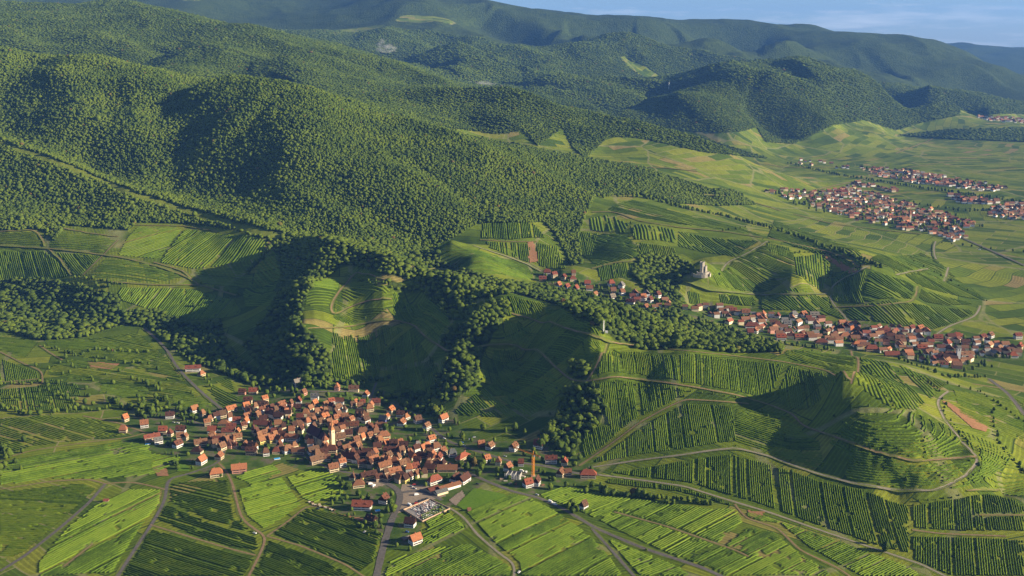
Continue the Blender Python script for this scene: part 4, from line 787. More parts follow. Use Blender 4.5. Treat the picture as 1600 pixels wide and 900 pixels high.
H1L = """196,655,9,8,60,o,c;226,664,12,10,20,o,w;193,673,11,9,5,o,k;266,650,13,10,10,b,w;304,641,12,9,50,t,w;317,647,8,8,60,t,k;328,655,15,7,55,o,c;255,674,12,9,5,r,c;266,678,8,8,80,r,c;283,673,14,9,0,b,w;282,684,11,8,20,t,k;290,684,8,7,80,n,c;238,686,22,6,30,r,k;248,690,12,6,30,g,w
379,613,12,9,-5,b,p;396,612,14,10,0,r,c;465,599,13,10,40,g,w;475,614,9,8,60,o,p;492,621,13,7,0,g,w;414,625,10,9,40,o,k;388,627,14,8,-5,b,c;411,634,17,9,-10,n,c;440,633,14,12,50,o,w;431,642,9,9,50,t,k;467,628,9,9,90,r,w;465,639,12,6,0,b,k;455,631,7,6,70,o,p;492,632,10,8,60,o,k;361,640,17,11,45,o,c;348,649,11,9,30,t,k;385,636,11,9,40,o,w;385,652,11,10,60,o,c;389,643,10,8,0,b,k;421,646,12,10,-5,r,c;435,652,13,11,-5,b,w;448,645,8,7,50,o,k;412,655,13,8,0,b,k;402,648,9,8,70,t,k;370,658,12,9,10,r,w;350,662,18,7,0,t,k;410,663,26,10,-3,r,c;362,668,14,8,5,r,k;357,675,18,10,0,r,c;372,676,7,7,80,o,y;381,667,9,8,40,b,c;435,664,11,9,10,t,k;467,665,15,9,20,n,k;469,652,10,9,-5,r,w;486,652,11,9,5,t,k;481,661,9,8,50,o,w;501,643,8,7,70,o,k;507,652,11,10,50,o,c;502,661,9,8,40,t,k;429,675,9,8,0,r,c;418,674,10,8,40,t,c;413,688,20,11,45,t,y;425,688,10,8,40,o,y;440,680,14,7,-15,o,k;457,686,20,12,-10,o,w;412,679,8,7,50,n,k
527,606,10,8,85,o,p;553,608,17,9,0,n,c;572,617,10,10,75,o,w;518,629,10,9,30,r,w;509,634,9,8,50,t,k;531,627,14,8,0,b,w;528,638,13,11,60,t,w;539,640,8,7,80,t,w;556,629,7,7,60,o,c;551,634,8,7,40,n,k;567,630,9,8,10,r,c;580,633,9,8,80,o,k;588,630,14,7,0,r,k;578,639,12,9,20,t,c;563,636,10,8,10,t,k;563,647,14,10,-20,t,c;572,657,12,9,55,n,w;539,653,11,9,20,n,k;527,654,11,8,30,o,k;511,651,8,8,50,o,k;522,664,12,9,40,o,k;549,658,10,8,60,o,c;537,666,16,9,5,b,k;554,666,14,9,10,b,k;525,675,12,10,30,t,k;576,665,10,8,60,n,w;580,670,9,7,70,b,k;598,668,13,9,-3,n,w;611,641,12,10,65,o,c;599,655,13,8,-25,B?,B;605,653,8,7,70,o,w;626,648,12,9,-5,b,w;635,652,11,8,50,t,w;628,661,14,12,75,o,w;653,657,11,10,30,n,w;667,668,11,9,55,t,w;674,687,12,9,40,o,w;600,682,18,11,20,o,c;567,676,17,9,25,o,k;531,685,16,12,30,t,k;557,690,10,8,40,n,k;545,679,12,8,10,b,k;578,682,10,9,50,n,k;588,677,10,8,20,t,k;693,655,15,9,50,o,w
278,695,13,10,60,b,w;314,693,18,12,20,t,k;308,705,16,10,-10,b,k;315,721,14,10,70,o,w;343,714,11,10,80,o,c;347,700,11,9,60,t,c;359,696,13,10,85,b,p;339,690,11,9,10,r,k;332,682,10,8,0,t,k;332,674,13,9,0,r,w;346,684,11,8,10,t,c;338,741,17,11,20,o,c;374,734,20,12,15,o,p;395,699,14,9,-30,n,w;393,707,15,9,-5,b,k;383,696,10,8,80,n,p;416,709,9,6,20,n,w;372,684,12,8,20,t,c;324,662,10,8,30,n,k
432,705,11,9,5,r,k;450,704,15,10,40,t,w;460,697,10,8,40,t,c;466,706,18,6,0,n,k;490,706,16,12,35,t,w;496,720,22,8,40,t,k;510,717,12,9,10,n,k;525,717,9,7,85,t,y;521,733,14,9,30,o,c;535,725,10,9,30,o,w;548,699,30,9,50,o,c;560,699,10,8,60,t,k;545,716,20,10,-25,b,w;556,719,10,8,70,b,w;565,712,14,9,0,b,k;575,709,15,9,0,b,k;584,721,15,9,40,o,c;576,744,22,11,30,b,y;552,746,9,9,70,n,c;560,757,16,11,15,o,c;601,730,20,8,40,o,k;519,704,15,9,0,b,k;506,709,13,8,10,b,k;586,709,9,8,40,o,k
607,713,11,9,60,t,k;597,722,9,7,40,t,w;617,723,10,9,-10,o,k;622,717,9,8,70,t,c;616,738,18,12,30,o,k;625,746,11,9,10,b,c;633,750,10,8,60,b,y;641,745,9,8,70,b,w;645,715,13,9,-60,o,c;648,732,12,9,30,r,c;629,727,11,8,40,t,c;658,712,21,8,-15,b,k;638,707,7,6,80,n,w;631,698,13,9,0,b,k;609,705,18,11,-5,b,k;604,694,10,8,50,o,k;615,695,12,8,10,b,k;625,694,9,8,30,o,k;664,699,18,9,55,o,k;653,698,9,8,30,g,w;681,700,14,11,40,o,w;692,707,10,10,50,o,c;676,713,10,10,80,o,k;686,717,12,9,80,r,w;682,723,13,8,0,n,c;670,726,9,8,60,t,k;707,710,12,8,20,g,w;723,714,25,9,55,r,c;699,733,27,11,0,n,c;672,734,14,9,-10,b,k;679,752,20,9,40,r,w;636,725,10,8,10,n,k;652,722,10,7,-10,b,k;590,700,12,9,10,b,k;594,690,10,8,40,t,k;566,727,12,8,10,b,k;592,748,10,8,30,b,k;606,748,10,8,60,n,k
600,782,12,11,70,b,w;566,792,24,12,-5,r,w;580,813,13,10,-30,b,y;641,819,13,10,-15,b,w;649,845,14,11,40,o,w;752,695,10,8,20,o,d;766,698,12,10,60,t,w;803,700,13,10,60,o,w;842,696,14,12,-20,r,w;761,718,9,9,35,o,w;779,723,9,8,80,o,c;794,732,11,10,60,o,w;814,725,8,7,0,r,w;825,757,12,10,30,r,w;839,754,13,8,75,b,w;861,720,17,9,0,r,w;882,723,10,9,80,r,c;876,740,14,10,70,o,c;888,739,9,7,0,o,k;919,743,22,10,-3,r,c;912,792,10,8,50,n,w;315,584,12,9,60,o,c;302,577,26,11,10,r,w"""
def at1(u, v): return hit(u, v)[0]
BLUE = ('blue', (.09, .10, .42))
for row in H1L.replace('\n', ';').split(';'):
    u, v, l, w_, a, rc, wc = row.split(','); u, v = float(u), float(v); p = at1(u, v + 3)
    rc = 'g' if rc.startswith('B') else rc; wc = 'c' if wc == 'k' and (int(u) + int(v)) % 2 else wc; l, w_ = float(l), float(w_)
    house(p[0], p[1], l * .82, w_ * .82, float(a), rc, wc, hs=.84 if l < 9 else .92)
nfix = len(HOUSES)
def far_enough(x, y, k, pool): return all((x - h['x']) ** 2 + (y - h['y']) ** 2 > ((k + max(h['l'], h['w'])) * .42) ** 2 for h in pool)
rr = random.Random(5); core = [(330,650),(380,635),(440,640),(520,640),(580,650),(600,690),(680,705),(700,735),(640,760),(590,745),(540,725),(480,715),(420,700),(330,700)]
tries = 0
while tries < 6000 and len(HOUSES) < nfix + 95:
    tries += 1; u, v = rr.uniform(320, 715), rr.uniform(632, 762)
    if not inpoly(np.array([u]), np.array([v]), core)[0]: continue
    p = at1(u, v); l = rr.uniform(5.5, 9)
    if blocked(np.array([p[0]]), np.array([p[1]]))[0] or not far_enough(p[0], p[1], l, HOUSES): continue
    house(p[0], p[1], l, l * rr.uniform(.65, .85), rr.choice((5, 40, 50, 60, -40, 80)), rr.choice('ttnnobb'), rr.choice('kccww'), detail=1)
n1 = len(HOUSES)
V2FIX = "855,427,12,8,0,r,w;848,437,12,8,0,r,k;866,431,9,8,30,r,c;881,434,8,8,60,r,c;895,436,11,7,10,r,c;873,447,8,8,50,o,w;886,450,9,8,50,r,w;900,452,9,8,60,r,c;896,427,7,6,10,o,k;918,443,10,9,0,r,w;921,451,11,7,0,o,w;930,461,9,7,50,t,w;955,444,10,9,20,r,w;971,447,10,9,60,g,w;958,454,9,8,10,n,k;972,458,8,8,30,n,w;957,466,9,7,30,g,w;988,464,10,8,10,r,w;1005,466,9,8,20,o,w;1016,470,8,7,50,r,w;985,474,13,8,-20,r,w;1009,481,9,8,50,o,w;1028,462,9,8,50,r,w;1145,487,11,8,0,r,c;1165,490,13,9,0,o,w;1192,491,9,8,50,o,w;1215,494,8,8,60,r,w;1240,493,12,9,30,g,w;1255,492,11,9,40,o,w;1272,494,14,10,0,g,w;1175,511,22,9,0,r,w;1214,508,14,9,10,r,k;1230,508,12,8,0,g,w;1330,515,16,11,30,o,c;1320,525,18,9,10,o,k;1383,515,13,9,20,r,w;1424,515,10,9,30,r,w;1437,515,11,9,30,o,c;1380,521,18,9,0,r,k;1405,531,14,8,0,n,k;1465,530,13,9,0,r,k;1480,538,11,9,40,r,w;1495,527,13,9,0,r,w;1440,545,14,9,0,r,k;1535,529,11,9,30,r,c;1547,525,10,9,40,t,w;1590,527,11,8,10,r,w;1593,543,10,8,50,r,c;1510,557,20,8,10,t,w;1582,556,13,9,0,r,w;1338,539,13,8,10,o,w;1362,547,18,8,0,r,k;1393,555,20,8,0,r,k;1283,535,18,8,0,r,k;1250,528,16,8,0,r,k;1220,529,14,8,0,r,w;1172,521,9,8,0,r,w;1180,518,8,8,60,o,w"
for row in V2FIX.split(';'):
    u, v, l, w_, a, rc, wc = row.split(','); p = at1(float(u), float(v) + 2)
    if p[1] > 1450: house(p[0], p[1], float(l) * 1.1, float(w_) * 1.1, float(a), rc, wc, detail=2)
tries = 0; EXTRA = []
def boxes_in(polys, n, ymin, ymax, smin=9, smax=15, sep=1.):
    out = []; k = 0
    allp = np.array([q for p_ in polys for q in p_]); lo, hi = allp.min(0), allp.max(0); grid = {}
    U = np.array([rr.uniform(lo[0], hi[0]) for _ in range(n * 14)]); V = np.array([rr.uniform(lo[1], hi[1]) for _ in range(n * 14)])
    ok = np.zeros(len(U), bool)
    for p_ in polys: ok |= inpoly(U, V, p_)
    h = hit(U[ok], V[ok])
    for x, y, z in h:
        if not ymin < y < ymax: continue
        l = rr.uniform(smin, smax); c = (int(x // 16), int(y // 16))
        if any(math.hypot(x - a, y - b) < sep * (l + m) * .47 for i in (-1, 0, 1) for j in (-1, 0, 1) for a, b, m in grid.get((c[0] + i, c[1] + j), ())): continue
        if blocked(np.array([x]), np.array([y]))[0]: continue
        grid.setdefault(c, []).append((x, y, l)); out.append((x, y, l, l * rr.uniform(.6, .8), rr.choice((0, 8, -10, 12, 80, 90, 45))))
        if len(out) >= n: break
    return out
V2B = [[(1065,482),(1110,478),(1180,492),(1280,496),(1290,504),(1400,514),(1500,526),(1590,545),(1590,556),(1540,558),(1500,572),(1480,585),(1400,553),(1330,545),(1270,536),(1200,523),(1120,500)],[(985,455),(1030,468),(1050,480),(1030,486),(985,474)]]
for x, y, l, w_, a in boxes_in(V2B, 175, 1500, 2150, 9, 15):
    if len(HOUSES) < 300: house(x, y, l, w_, a, rr.choice('rrronnntttbb'), rr.choice('wwwcck'), detail=1)
    else: EXTRA.append((x, y, l, w_, a))
print('houses', n1, len(HOUSES), len(EXTRA))
TOWNS = [[(1195,300),(1225,297),(1290,300),(1325,292),(1400,312),(1440,325),(1480,335),(1500,345),(1530,350),(1510,358),(1495,352),(1510,372),(1490,378),(1460,368),(1440,362),(1410,360),(1340,345),(1300,332),(1260,320)],
 [(1335,262),(1400,264),(1440,270),(1500,281),(1560,290),(1582,298),(1540,300),(1470,291),(1420,285),(1370,275)],[(1236,252),(1262,249),(1330,261),(1330,266),(1290,263),(1250,258)],[(1560,320),(1600,318),(1640,322),(1640,345),(1555,342),(1540,335)],[(1518,181),(1560,183),(1620,188),(1620,194),(1550,190)],[(1330,284),(1400,296),(1400,301),(1330,289)],[(1480,306),(1560,314),(1555,320),(1500,318)]]
def town(boxes, label):
    C = []; Q = []; T = []; K = []; b = 0
    for x, y, l, w_, a in boxes:
        z = float(H(x, y)); h = rr.uniform(4.5, 7); rh = w_ * .42; m = gable_wall(l, w_, h, rh); r2 = gable_roof(l, w_, h, rh, .5)
        ca_, sa_ = math.cos(math.radians(a)), math.sin(math.radians(a)); rc = ROOFC[rr.choice('ronnnttttbbg')][1]; wc = WALLC[rr.choice('wwwwcccp')][1]
        for mm, colr in ((m, wc), (r2, rc)):
            k = rr.uniform(.7, 1.25)
            for vx, vy, vz in mm.v: C.append((x + vx * ca_ - vy * sa_, y + vx * sa_ + vy * ca_, z + vz)); K.append((*[q * k for q in colr], 1))
            for f in mm.f: T.append(tuple(i + b for i in f))
            b += len(mm.v)
    me = bpy.data.meshes.new('distant_town'); me.from_pydata(C, [], T); me.update(); c_ = me.color_attributes.new('tint', 'FLOAT_COLOR', 'POINT'); c_.data.foreach_set('color', np.array(K, np.float32).ravel())
    o = link('distant_town', me, M_TOWN); tag(o, label, 'town', kind='stuff'); return o
t = NT('tile_and_render'); vc = t.n('VertexColor'); vc.layer_name = 'tint'; M_TOWN = t.out(t.mix(1., vc.outputs[0], t.ramp(t.noise(t.n('NewGeometry').outputs['Position'], .6, 4), [(.3, .75), (.7, 1.1)]), 'MULTIPLY'))
town(EXTRA, 'remaining close packed roofs filling the long village street beyond the vineyard ridge')
TN = [('large compact town of red and pale roofs on the plain below the mountains',430,9,15),('smaller town strung out behind the largest plain town, with its own spire',190,10,17),('scattered white houses at the foot of the vineyard slope left of the far town',16,10,16),('edge of a settlement running off the right side on the plain',90,10,16),('faint farthest hamlet on the plain under the hazy mountains at right',60,14,22),('short row of pale houses on the road between the two plain towns',22,11,18),('pale sheds and houses just right of the large plain town',30,12,20)]
TB = []
for poly, (lb, n_3, a_, b_) in zip(TOWNS, TN):
    bx = boxes_in([poly], n_3, 2300, 8000, a_, b_, .92); TB.append(bx); town(bx, lb)

# the church: nave, choir, apse and a tall spire beside them
def frame(name, u, v, ang, label, cat, group=None, dz=0):
    p = at1(u, v); o = bpy.data.objects.new(name, None); COL.objects.link(o); o.location = (p[0], p[1], p[2] + dz); o.rotation_euler.z = math.radians(ang); mark(p[0], p[1], 6); return tag(o, label, cat, group)
def place(mb, parent, name, mat, dx=0, dy=0, dz=0, rz=0):
    o = mb.build(name, mat, parent); o.location = (dx, dy, dz); o.rotation_euler.z = rz; return o
ch = frame('church', 517, 698, 132, 'cream village church with dark slate nave roof and tall copper tinted spire', 'church')
place(gable_wall(25, 12.5, 12, 8.5), ch, 'wall', M_WALL['c'], 27, 4.5); rf = place(gable_roof(25, 12.5, 12, 8.5, .7), ch, 'roof', simple('dark_purple_slate', (.085, .04, .045), .2), 27, 4.5)
place(gable_wall(9, 10.5, 10.5, 6.4), ch, 'choir_wall', M_WALL['c'], 10, 4.5); place(gable_roof(9, 10.5, 10.5, 6.4, .5), ch, 'choir_roof', simple('dark_purple_slate', (0, 0, 0)), 10, 4.5)
ap = [(5.5 + 0, -.3), (2.2, 1.2), (.9, 4.5), (2.2, 7.8), (5.5, 9.3)]
m = MB(); m.ring(ap, -1, ap, 9.7, False); place(m, ch, 'apse_wall', M_WALL['c']); m = MB(); a2 = [(5.7, -.9), (1.8, .8), (.3, 4.5), (1.8, 8.2), (5.7, 9.9)]; m.add([(x, y, 9.6) for x, y in a2] + [(6., 4.5, 15.6)], [(k, k + 1, 5) for k in range(4)] + [(4, 3, 2, 1, 0)]); place(m, ch, 'apse_roof', M_ROOF['o'])
for k in range(6):
    for s in (-1, 1):
        m = MB(); m.box(-.55, .55, -.12, .12, 0, 3.6); m.ring([(.55, -.12), (.55, .12), (-.55, .12), (-.55, -.12)], 3.6, [(.1, -.12), (.1, .12), (-.1, .12), (-.1, -.12)], 4.5)
        place(m, ch, 'window', M_GLASS, 16.6 + k * 4.1, 4.5 + s * 6.28, 4.8)
tw = MB().box(-2.4, 2.4, -2.4, 2.4, -1, 21); T_ = place(tw, ch, 'tower', M_WALL['c'], 2.5, -4.2)
for s in range(4):
    m = MB().box(-.5, .5, 2.36, 2.48, 17, 19.6); place(m, T_, 'louvre', M_GLASS, 0, 0, 0, s * math.pi / 2)
sq = [(-2.7, -2.7), (2.7, -2.7), (2.7, 2.7), (-2.7, 2.7)]; m = MB(); m.ring(sq, 21, [(x * .55, y * .55) for x, y in sq], 24.5); o8 = [(1.9 * math.cos(k * math.pi / 4), 1.9 * math.sin(k * math.pi / 4)) for k in range(8)];  m.ring(o8, 23, [(x * .05, y * .05) for x, y in o8], 40.5); place(m, T_, 'spire', simple('weathered_spire_tiles', (.40, .19, .09), .2))
m = MB(); m.bar((0, 0, 40), (0, 0, 42.4), .12); m.bar((-.7, 0, 41.6), (.7, 0, 41.6), .1); place(m, T_, 'cross', M_GLASS)
def small_church(u, v, ang, label, wc, rc, th, sh, sp, l=22):
    c_ = frame('church', u, v, ang, label, 'church'); place(gable_wall(l, 11, 8, 7), c_, 'wall', M_WALL[wc], -l / 2 - 2, 0); place(gable_roof(l, 11, 8, 7), c_, 'roof', M_ROOF[rc], -l / 2 - 2, 0)
    T = place(MB().box(-2.8, 2.8, -2.8, 2.8, -1, th), c_, 'tower', M_WALL[wc]); m = MB(); s_ = [(-3.1, -3.1), (3.1, -3.1), (3.1, 3.1), (-3.1, 3.1)]
    if sp: m.ring(s_, th, [(x * .03, y * .03) for x, y in s_], th + sh)
    else: m.add([(-3.2, -3.2, th), (3.2, -3.2, th), (3.2, 3.2, th), (-3.2, 3.2, th), (-3.2, 0, th + sh), (3.2, 0, th + sh)], [(0,1,5,4),(2,3,4,5),(1,2,5),(3,0,4)])
    place(m, T, 'spire' if sp else 'saddle_roof', M_ROOF[rc if sp else 'g']); 
    for s in range(4): place(MB().box(-.6, .6, 2.75, 2.92, th - 4, th - 1.4), T, 'louvre', M_GLASS, 0, 0, 0, s * math.pi / 2)
small_church(1496, 566, 0, 'pale square church tower with grey saddle roof at the right of the street village', 'w', 'b', 24, 4, False)
small_church(1421, 346, 20, 'town church with slim orange spire in the middle of the large plain town', 'k', 'o', 20, 20, True, 26)
small_church(1325, 303, 0, 'long red roofed church at the upper edge of the large plain town', 'c', 'r', 24, 9, False, 44)
small_church(1424, 284, 0, 'pale pointed spire rising from the second plain town', 'k', 'n', 24, 24, True, 26)

# ruined castle on its knoll
cs = frame('ruined_castle', 1097, 428, 0, 'ruined pale stone castle tower and ring wall on a vineyard knoll', 'castle')
def poly_pts(n, r, a0=0, jit=0, rs=1): q = random.Random(rs); return [(r * math.cos(a0 + 6.2832 * k / n) * (1 + q.uniform(-jit, jit)), r * math.sin(a0 + 6.2832 * k / n) * (1 + q.uniform(-jit, jit))) for k in range(n)]
def ruin(n, r, h, jag, th=1.2, rs=1, a0=0, gaps=()):
    q = random.Random(rs); o, i_ = poly_pts(n, r, a0), poly_pts(n, r - th, a0); hs_ = [h * (1 - jag * q.random()) for _ in range(n)]; m = MB()
    for k in range(n):
        if k in gaps: continue
        j = (k + 1) % n; m.add([(*o[k], -3), (*o[j], -3), (*i_[j], -3), (*i_[k], -3), (*o[k], hs_[k]), (*o[j], hs_[j]), (*i_[j], hs_[j]), (*i_[k], hs_[k])], [(0,1,5,4),(2,3,7,6),(4,5,6,7),(1,2,6,5),(3,0,4,7)])
    return m
place(ruin(6, 5.2, 25, .16, 1.8, 3, .35), cs, 'keep', M_STONEW); place(ruin(5, 3.4, 20, .25, 1.2, 5, .9), cs, 'stair_tower', M_STONEW, 5.2, -1.5)
place(ruin(14, 12, 7, .45, 1.2, 8), cs, 'inner_wall', M_STONEW, 1, -3); place(ruin(18, 18, 3.6, .5, 1., 9, 0, (3, 4, 9, 15)), cs, 'ring_wall', M_STONEW, -2, -4); place(MB().box(-3, 3, -1.5, 1.5, -2, 4.5), cs, 'gatehouse', M_STONE, 8, -9)
place(MB().bar((0, 0, 22), (0, 0, 29), .15), cs, 'flagpole', M_GLASS)
for k in range(5): place(MB().box(-.35, .35, -.2, .2, 0, 1.6), cs, 'window', M_GLASS, 5.1 * math.cos(-2.2 + k * .62), 5.1 * math.sin(-2.2 + k * .62) * .92, 8 + (k % 2) * 6, -2.2 + k * .62 + math.pi / 2)
# tower crane
M_CR = simple('orange_crane_paint', (.62, .24, .035), .15)
cr_o = frame('tower_crane', 833, 744, 0, 'orange tower crane standing over the building site in the village', 'crane')
def lattice(m, a, b, s, n):
    a, b = Vector(a), Vector(b); z = (b - a).normalized(); x = z.orthogonal().normalized(); y = z.cross(x); c4 = [x * i + y * j for i, j in ((-s, -s), (s, -s), (s, s), (-s, s))]
    for c in c4: m.bar(a + c, b + c, .24 if s > .9 and n > 8 else .12)
    for k in range(n):
        p, q = a.lerp(b, k / n), a.lerp(b, (k + 1) / n)
        for i in range(4): m.bar(p + c4[i], q + c4[(i + 1) % 4], .15); m.bar(q + c4[i], q + c4[(i + 1) % 4], .13)
    return m
place(lattice(MB(), (0, 0, 0), (0, 0, 27), 1.05, 9), cr_o, 'mast', M_CR); place(MB().box(-2.6, 2.6, -2.6, 2.6, -.5, .9), cr_o, 'base_ballast', M_STONE)
jd = Vector((-24, 20, 0)).normalized(); place(lattice(MB(), Vector((0, 0, 27.6)), jd * 30 + Vector((0, 0, 28.5)), .6, 12), cr_o, 'jib', M_CR); place(lattice(MB(), Vector((0, 0, 27.6)), -jd * 10 + Vector((0, 0, 27.6)), .6, 4), cr_o, 'counter_jib', M_CR)
place(MB().box(-1.2, 1.2, -1.2, 1.2, 25.4, 27.6), cr_o, 'counterweight', M_STONE, -jd.x * 9.5, -jd.y * 9.5); place(MB().box(-.8, .8, -.8, .8, 25, 27.2), cr_o, 'cab', M_WALL['w'], 1.4, -1.2); m = MB(); m.bar((0, 0, 27.6), (0, 0, 32), .3); m.bar((0, 0, 32), jd * 20 + Vector((0, 0, 28.6)), .09); m.bar((0, 0, 32), -jd * 9 + Vector((0, 0, 28)), .09); place(m, cr_o, 'tie_bar', M_CR)
# building shell on the site, with scaffold and rubble
sh_ = frame('building_shell', 803, 745, -15, 'half built grey concrete house shell with scaffolding beside the crane', 'building site')
m = MB(); [m.box(x - .15, x + .15, -6, 6, -1, 5) for x in (-8, -3, 2, 8)]; m.box(-8, 8, -6, -5.7, -1, 2.5); m.box(-8, 8, 5.7, 6, -1, 5); place(m, sh_, 'wall', simple('raw_concrete', (.36, .34, .32), .3)); place(MB().box(-8.2, 2.4, -6.2, 6.2, 2.5, 2.8), sh_, 'floor_slab', simple('raw_concrete', (0, 0, 0)))
m = MB(); [m.bar((x, -7.2, -1), (x, -7.2, 7), .12) for x in range(-9, 10, 2)]; [m.bar((-9, -7.2, z), (9, -7.2, z), .1) for z in (1, 3, 5, 7)]; place(m, sh_, 'scaffold', M_WALL['w'])
for k, (u, v) in enumerate(((790, 752), (797, 756), (806, 757), (812, 748), (818, 745), (784, 749), (848, 758), (822, 738))): tag(place(MB().box(-2.2, 2.2, -1., 1., 0, .9 + .3 * (k % 3)), frame('pallet_stack', u, v, k * 37, f'{("pale", "grey", "rusty", "white")[k % 4]} stack of building material on the crane site, {("first", "second", "third", "fourth", "fifth", "sixth", "seventh", "eighth")[sorted([790,797,806,812,818,784,848,822]).index(u)]} from the left', 'pallet stack', 'material stacks on the building site'), 'load', (M_STONEW, M_STONE, M_ROOF['n'], M_WALL['w'])[k % 4]))
# transmitter mast on the ridge
ms = frame('transmitter_mast', 943, 519, 0, 'slim pale transmitter mast with white hut on the vineyard ridge', 'mast'); place(lattice(MB(), (0, 0, 0), (0, 0, 17), .55, 8), ms, 'pole', M_WALL['w']); place(MB().box(-2, 2, -1.5, 1.5, -.5, 2.4), ms, 'hut', M_WALL['w'], 4, -2); place(MB().box(-.9, .9, -.25, .25, 14.4, 16.6), ms, 'antenna_panel', M_WALL['w'])
ms = frame('transmitter_mast', 1045, 141, 0, 'distant pale mast on the wooded crest left of the far mountain', 'mast'); place(lattice(MB(), (0, 0, 0), (0, 0, 42), 1.6, 8), ms, 'pole', M_WALL['w']); place(MB().box(-3, 3, -2, 2, 24, 30), ms, 'antenna_panel', M_WALL['w'])
# red hut in the vines
def single(u, v, l, w_, a, rc, wc, hs, name, label, cat, detail=1, kit=2):
    p = at1(u, v); o = house(p[0], p[1], l, w_, a, rc, wc, kit, hs, detail, name); HOUSES.pop(); return tag(o, label, cat)
single(166, 784, 5.5, 4, 5, 'r', 'k', .38, 'field_hut', 'tiny red roofed hut alone among the vine rows at lower left', 'hut')
single(733, 798, 4, 3, 20, 'o', 'd', .4, 'play_hut', 'little orange playhouse on the bright green playground lawn', 'playhouse')
single(677, 767, 13, 10, 35, 'r', 'k', .5, 'market_hall', 'low hall with bright red metal roof behind the cemetery', 'hall', 1, 0)
single(689, 771, 14, 9, 35, 'g', 'c', .5, 'market_hall', 'low grey roofed hall with cream end wall behind the cemetery', 'hall', 1, 0)
single(702, 763, 26, 9, 35, 'n', 'w', .55, 'market_hall', 'long brown roofed hall with white side wall beside the playground lawn', 'hall', 1, 0)
single(725, 753, 16, 9, 60, 'b', 'w', .9, 'stepped_white_building', 'tall bright white stepped building right of the long brown hall', 'building', 2, 1)
single(712, 751, 12, 9, 60, 'b', 'w', .8, 'annex_building', 'dark roofed annex against the tall white stepped building', 'building', 2, 1)
single(634, 842, 8, 6, 40, 'g', 'd', .28, 'carport', 'low dark carport beside the white house on the main road', 'carport', 0)
single(598, 671, 9, 5, -25, 'g', 'B', .8, 'blue_annex', 'vivid blue painted annex among the upper village houses', 'building', 1)
# pools
t = NT('pool_water'); t.b.inputs['Roughness'].default_value = .1; M_POOL = t.out(t.mix(.5, (.03, .35, .75), (.05, .42, .85)))
for u, v, l, w_, lb in ((433, 717, 7, 4, 'small bright blue pool at the lower garden edge below the church'), (231, 694, 6, 3, 'small blue pool by the long red shed at the village left end'), (590, 798, 5, 4, 'bright blue pool cover between the two roadside houses')):
    f_ = frame('garden_pool', u, v, 20, lb, 'pool', 'garden pools'); place(MB().box(-l / 2 - .3, l / 2 + .3, -w_ / 2 - .3, w_ / 2 + .3, -.5, .55), f_, 'rim', M_WALL['w']); place(MB().box(-l / 2, l / 2, -w_ / 2, w_ / 2, .5, .62), f_, 'water', M_POOL)
# patches of ground in the village
def patch(name, poly, mat, lift, label, step=3.):
    pw = hit(*dens(poly + [poly[0]], 8).T)[:, :2]; x0, y0 = pw.min(0); x1, y1 = pw.max(0); xs, ys = np.meshgrid(np.arange(x0, x1, step), np.arange(y0, y1, step))
    ok = inpoly(xs, ys, [tuple(q) for q in pw]); ix = -np.ones(xs.shape, int); cells = ok[:-1, :-1] & ok[1:, :-1] & ok[:-1, 1:] & ok[1:, 1:]
    z = H(xs, ys) + lift; id_ = np.arange(xs.size).reshape(xs.shape); q = np.stack([id_[:-1, :-1], id_[:-1, 1:], id_[1:, 1:], id_[1:, :-1]], -1)[cells]
    used = np.unique(q); mp_ = np.zeros(xs.size, int); mp_[used] = np.arange(len(used)); co = np.stack([xs.ravel(), ys.ravel(), z.ravel()], -1)[used]
    return tag(link(name, mesh_np(name, co, quads=mp_[q], smooth=True), mat), label, kind='structure')
M_LAWN = road_mat('mown_lawn', (.075, .15, .012), (.12, .20, .018)); M_SOIL = road_mat('tilled_soil', (.20, .105, .055), (.32, .17, .085)); M_GRAV = road_mat('gravel_yard', (.20, .155, .12), (.30, .24, .18))
patch('lawn', [(712,790),(740,762),(790,772),(795,780),(728,800)], M_LAWN, .42, 'bright playground lawn', 1.5); patch('lawn', [(275,722),(298,728),(300,738),(276,738)], M_LAWN, .42, 'small bright lawn by the white house')
patch('car_park', [(628,756),(668,758),(700,775),(672,783),(632,800),(612,805),(622,780)], M_GRAV, .2, 'gravel car park by the cemetery', 1.5); patch('yard', [(700,782),(722,765),(728,775),(712,792)], M_GRAV, .38, 'yard beside the long hall', 1.5); patch('yard', [(568,753),(604,748),(608,758),(580,765)], M_GRAV, .2, 'yard with parked vans')
patch('bare_plot', [(1278,398),(1292,397),(1345,425),(1325,430)], M_SOIL, 1.2, 'bare reddish plot on the castle hill vineyards'); patch('bare_plot', [(1470,626),(1480,627),(1545,668),(1542,676),(1520,670)], M_SOIL, .6, 'long bare reddish plot on the right slope', 1.5)
patch('bare_plot', [(822,378),(835,378),(843,410),(826,412)], M_SOIL, 1., 'bare tan plot beside the upper vineyards'); patch('bare_plot', [(1163,796),(1198,800),(1190,812),(1172,812)], M_SOIL, .5, 'bare brown corner plot'); patch('bare_plot', [(500,797),(560,808),(600,818),(560,815)], M_SOIL, .5, 'bare strip beside the woodpiles', 2.)
patch('bare_plot', [(135,565),(190,568),(178,578),(140,576)], M_SOIL, .5, 'bare brown garden plot'); patch('bare_plot', [(238,733),(262,732),(265,745),(245,745)], M_SOIL, .5, 'bare earth at the track junction', 1.5)
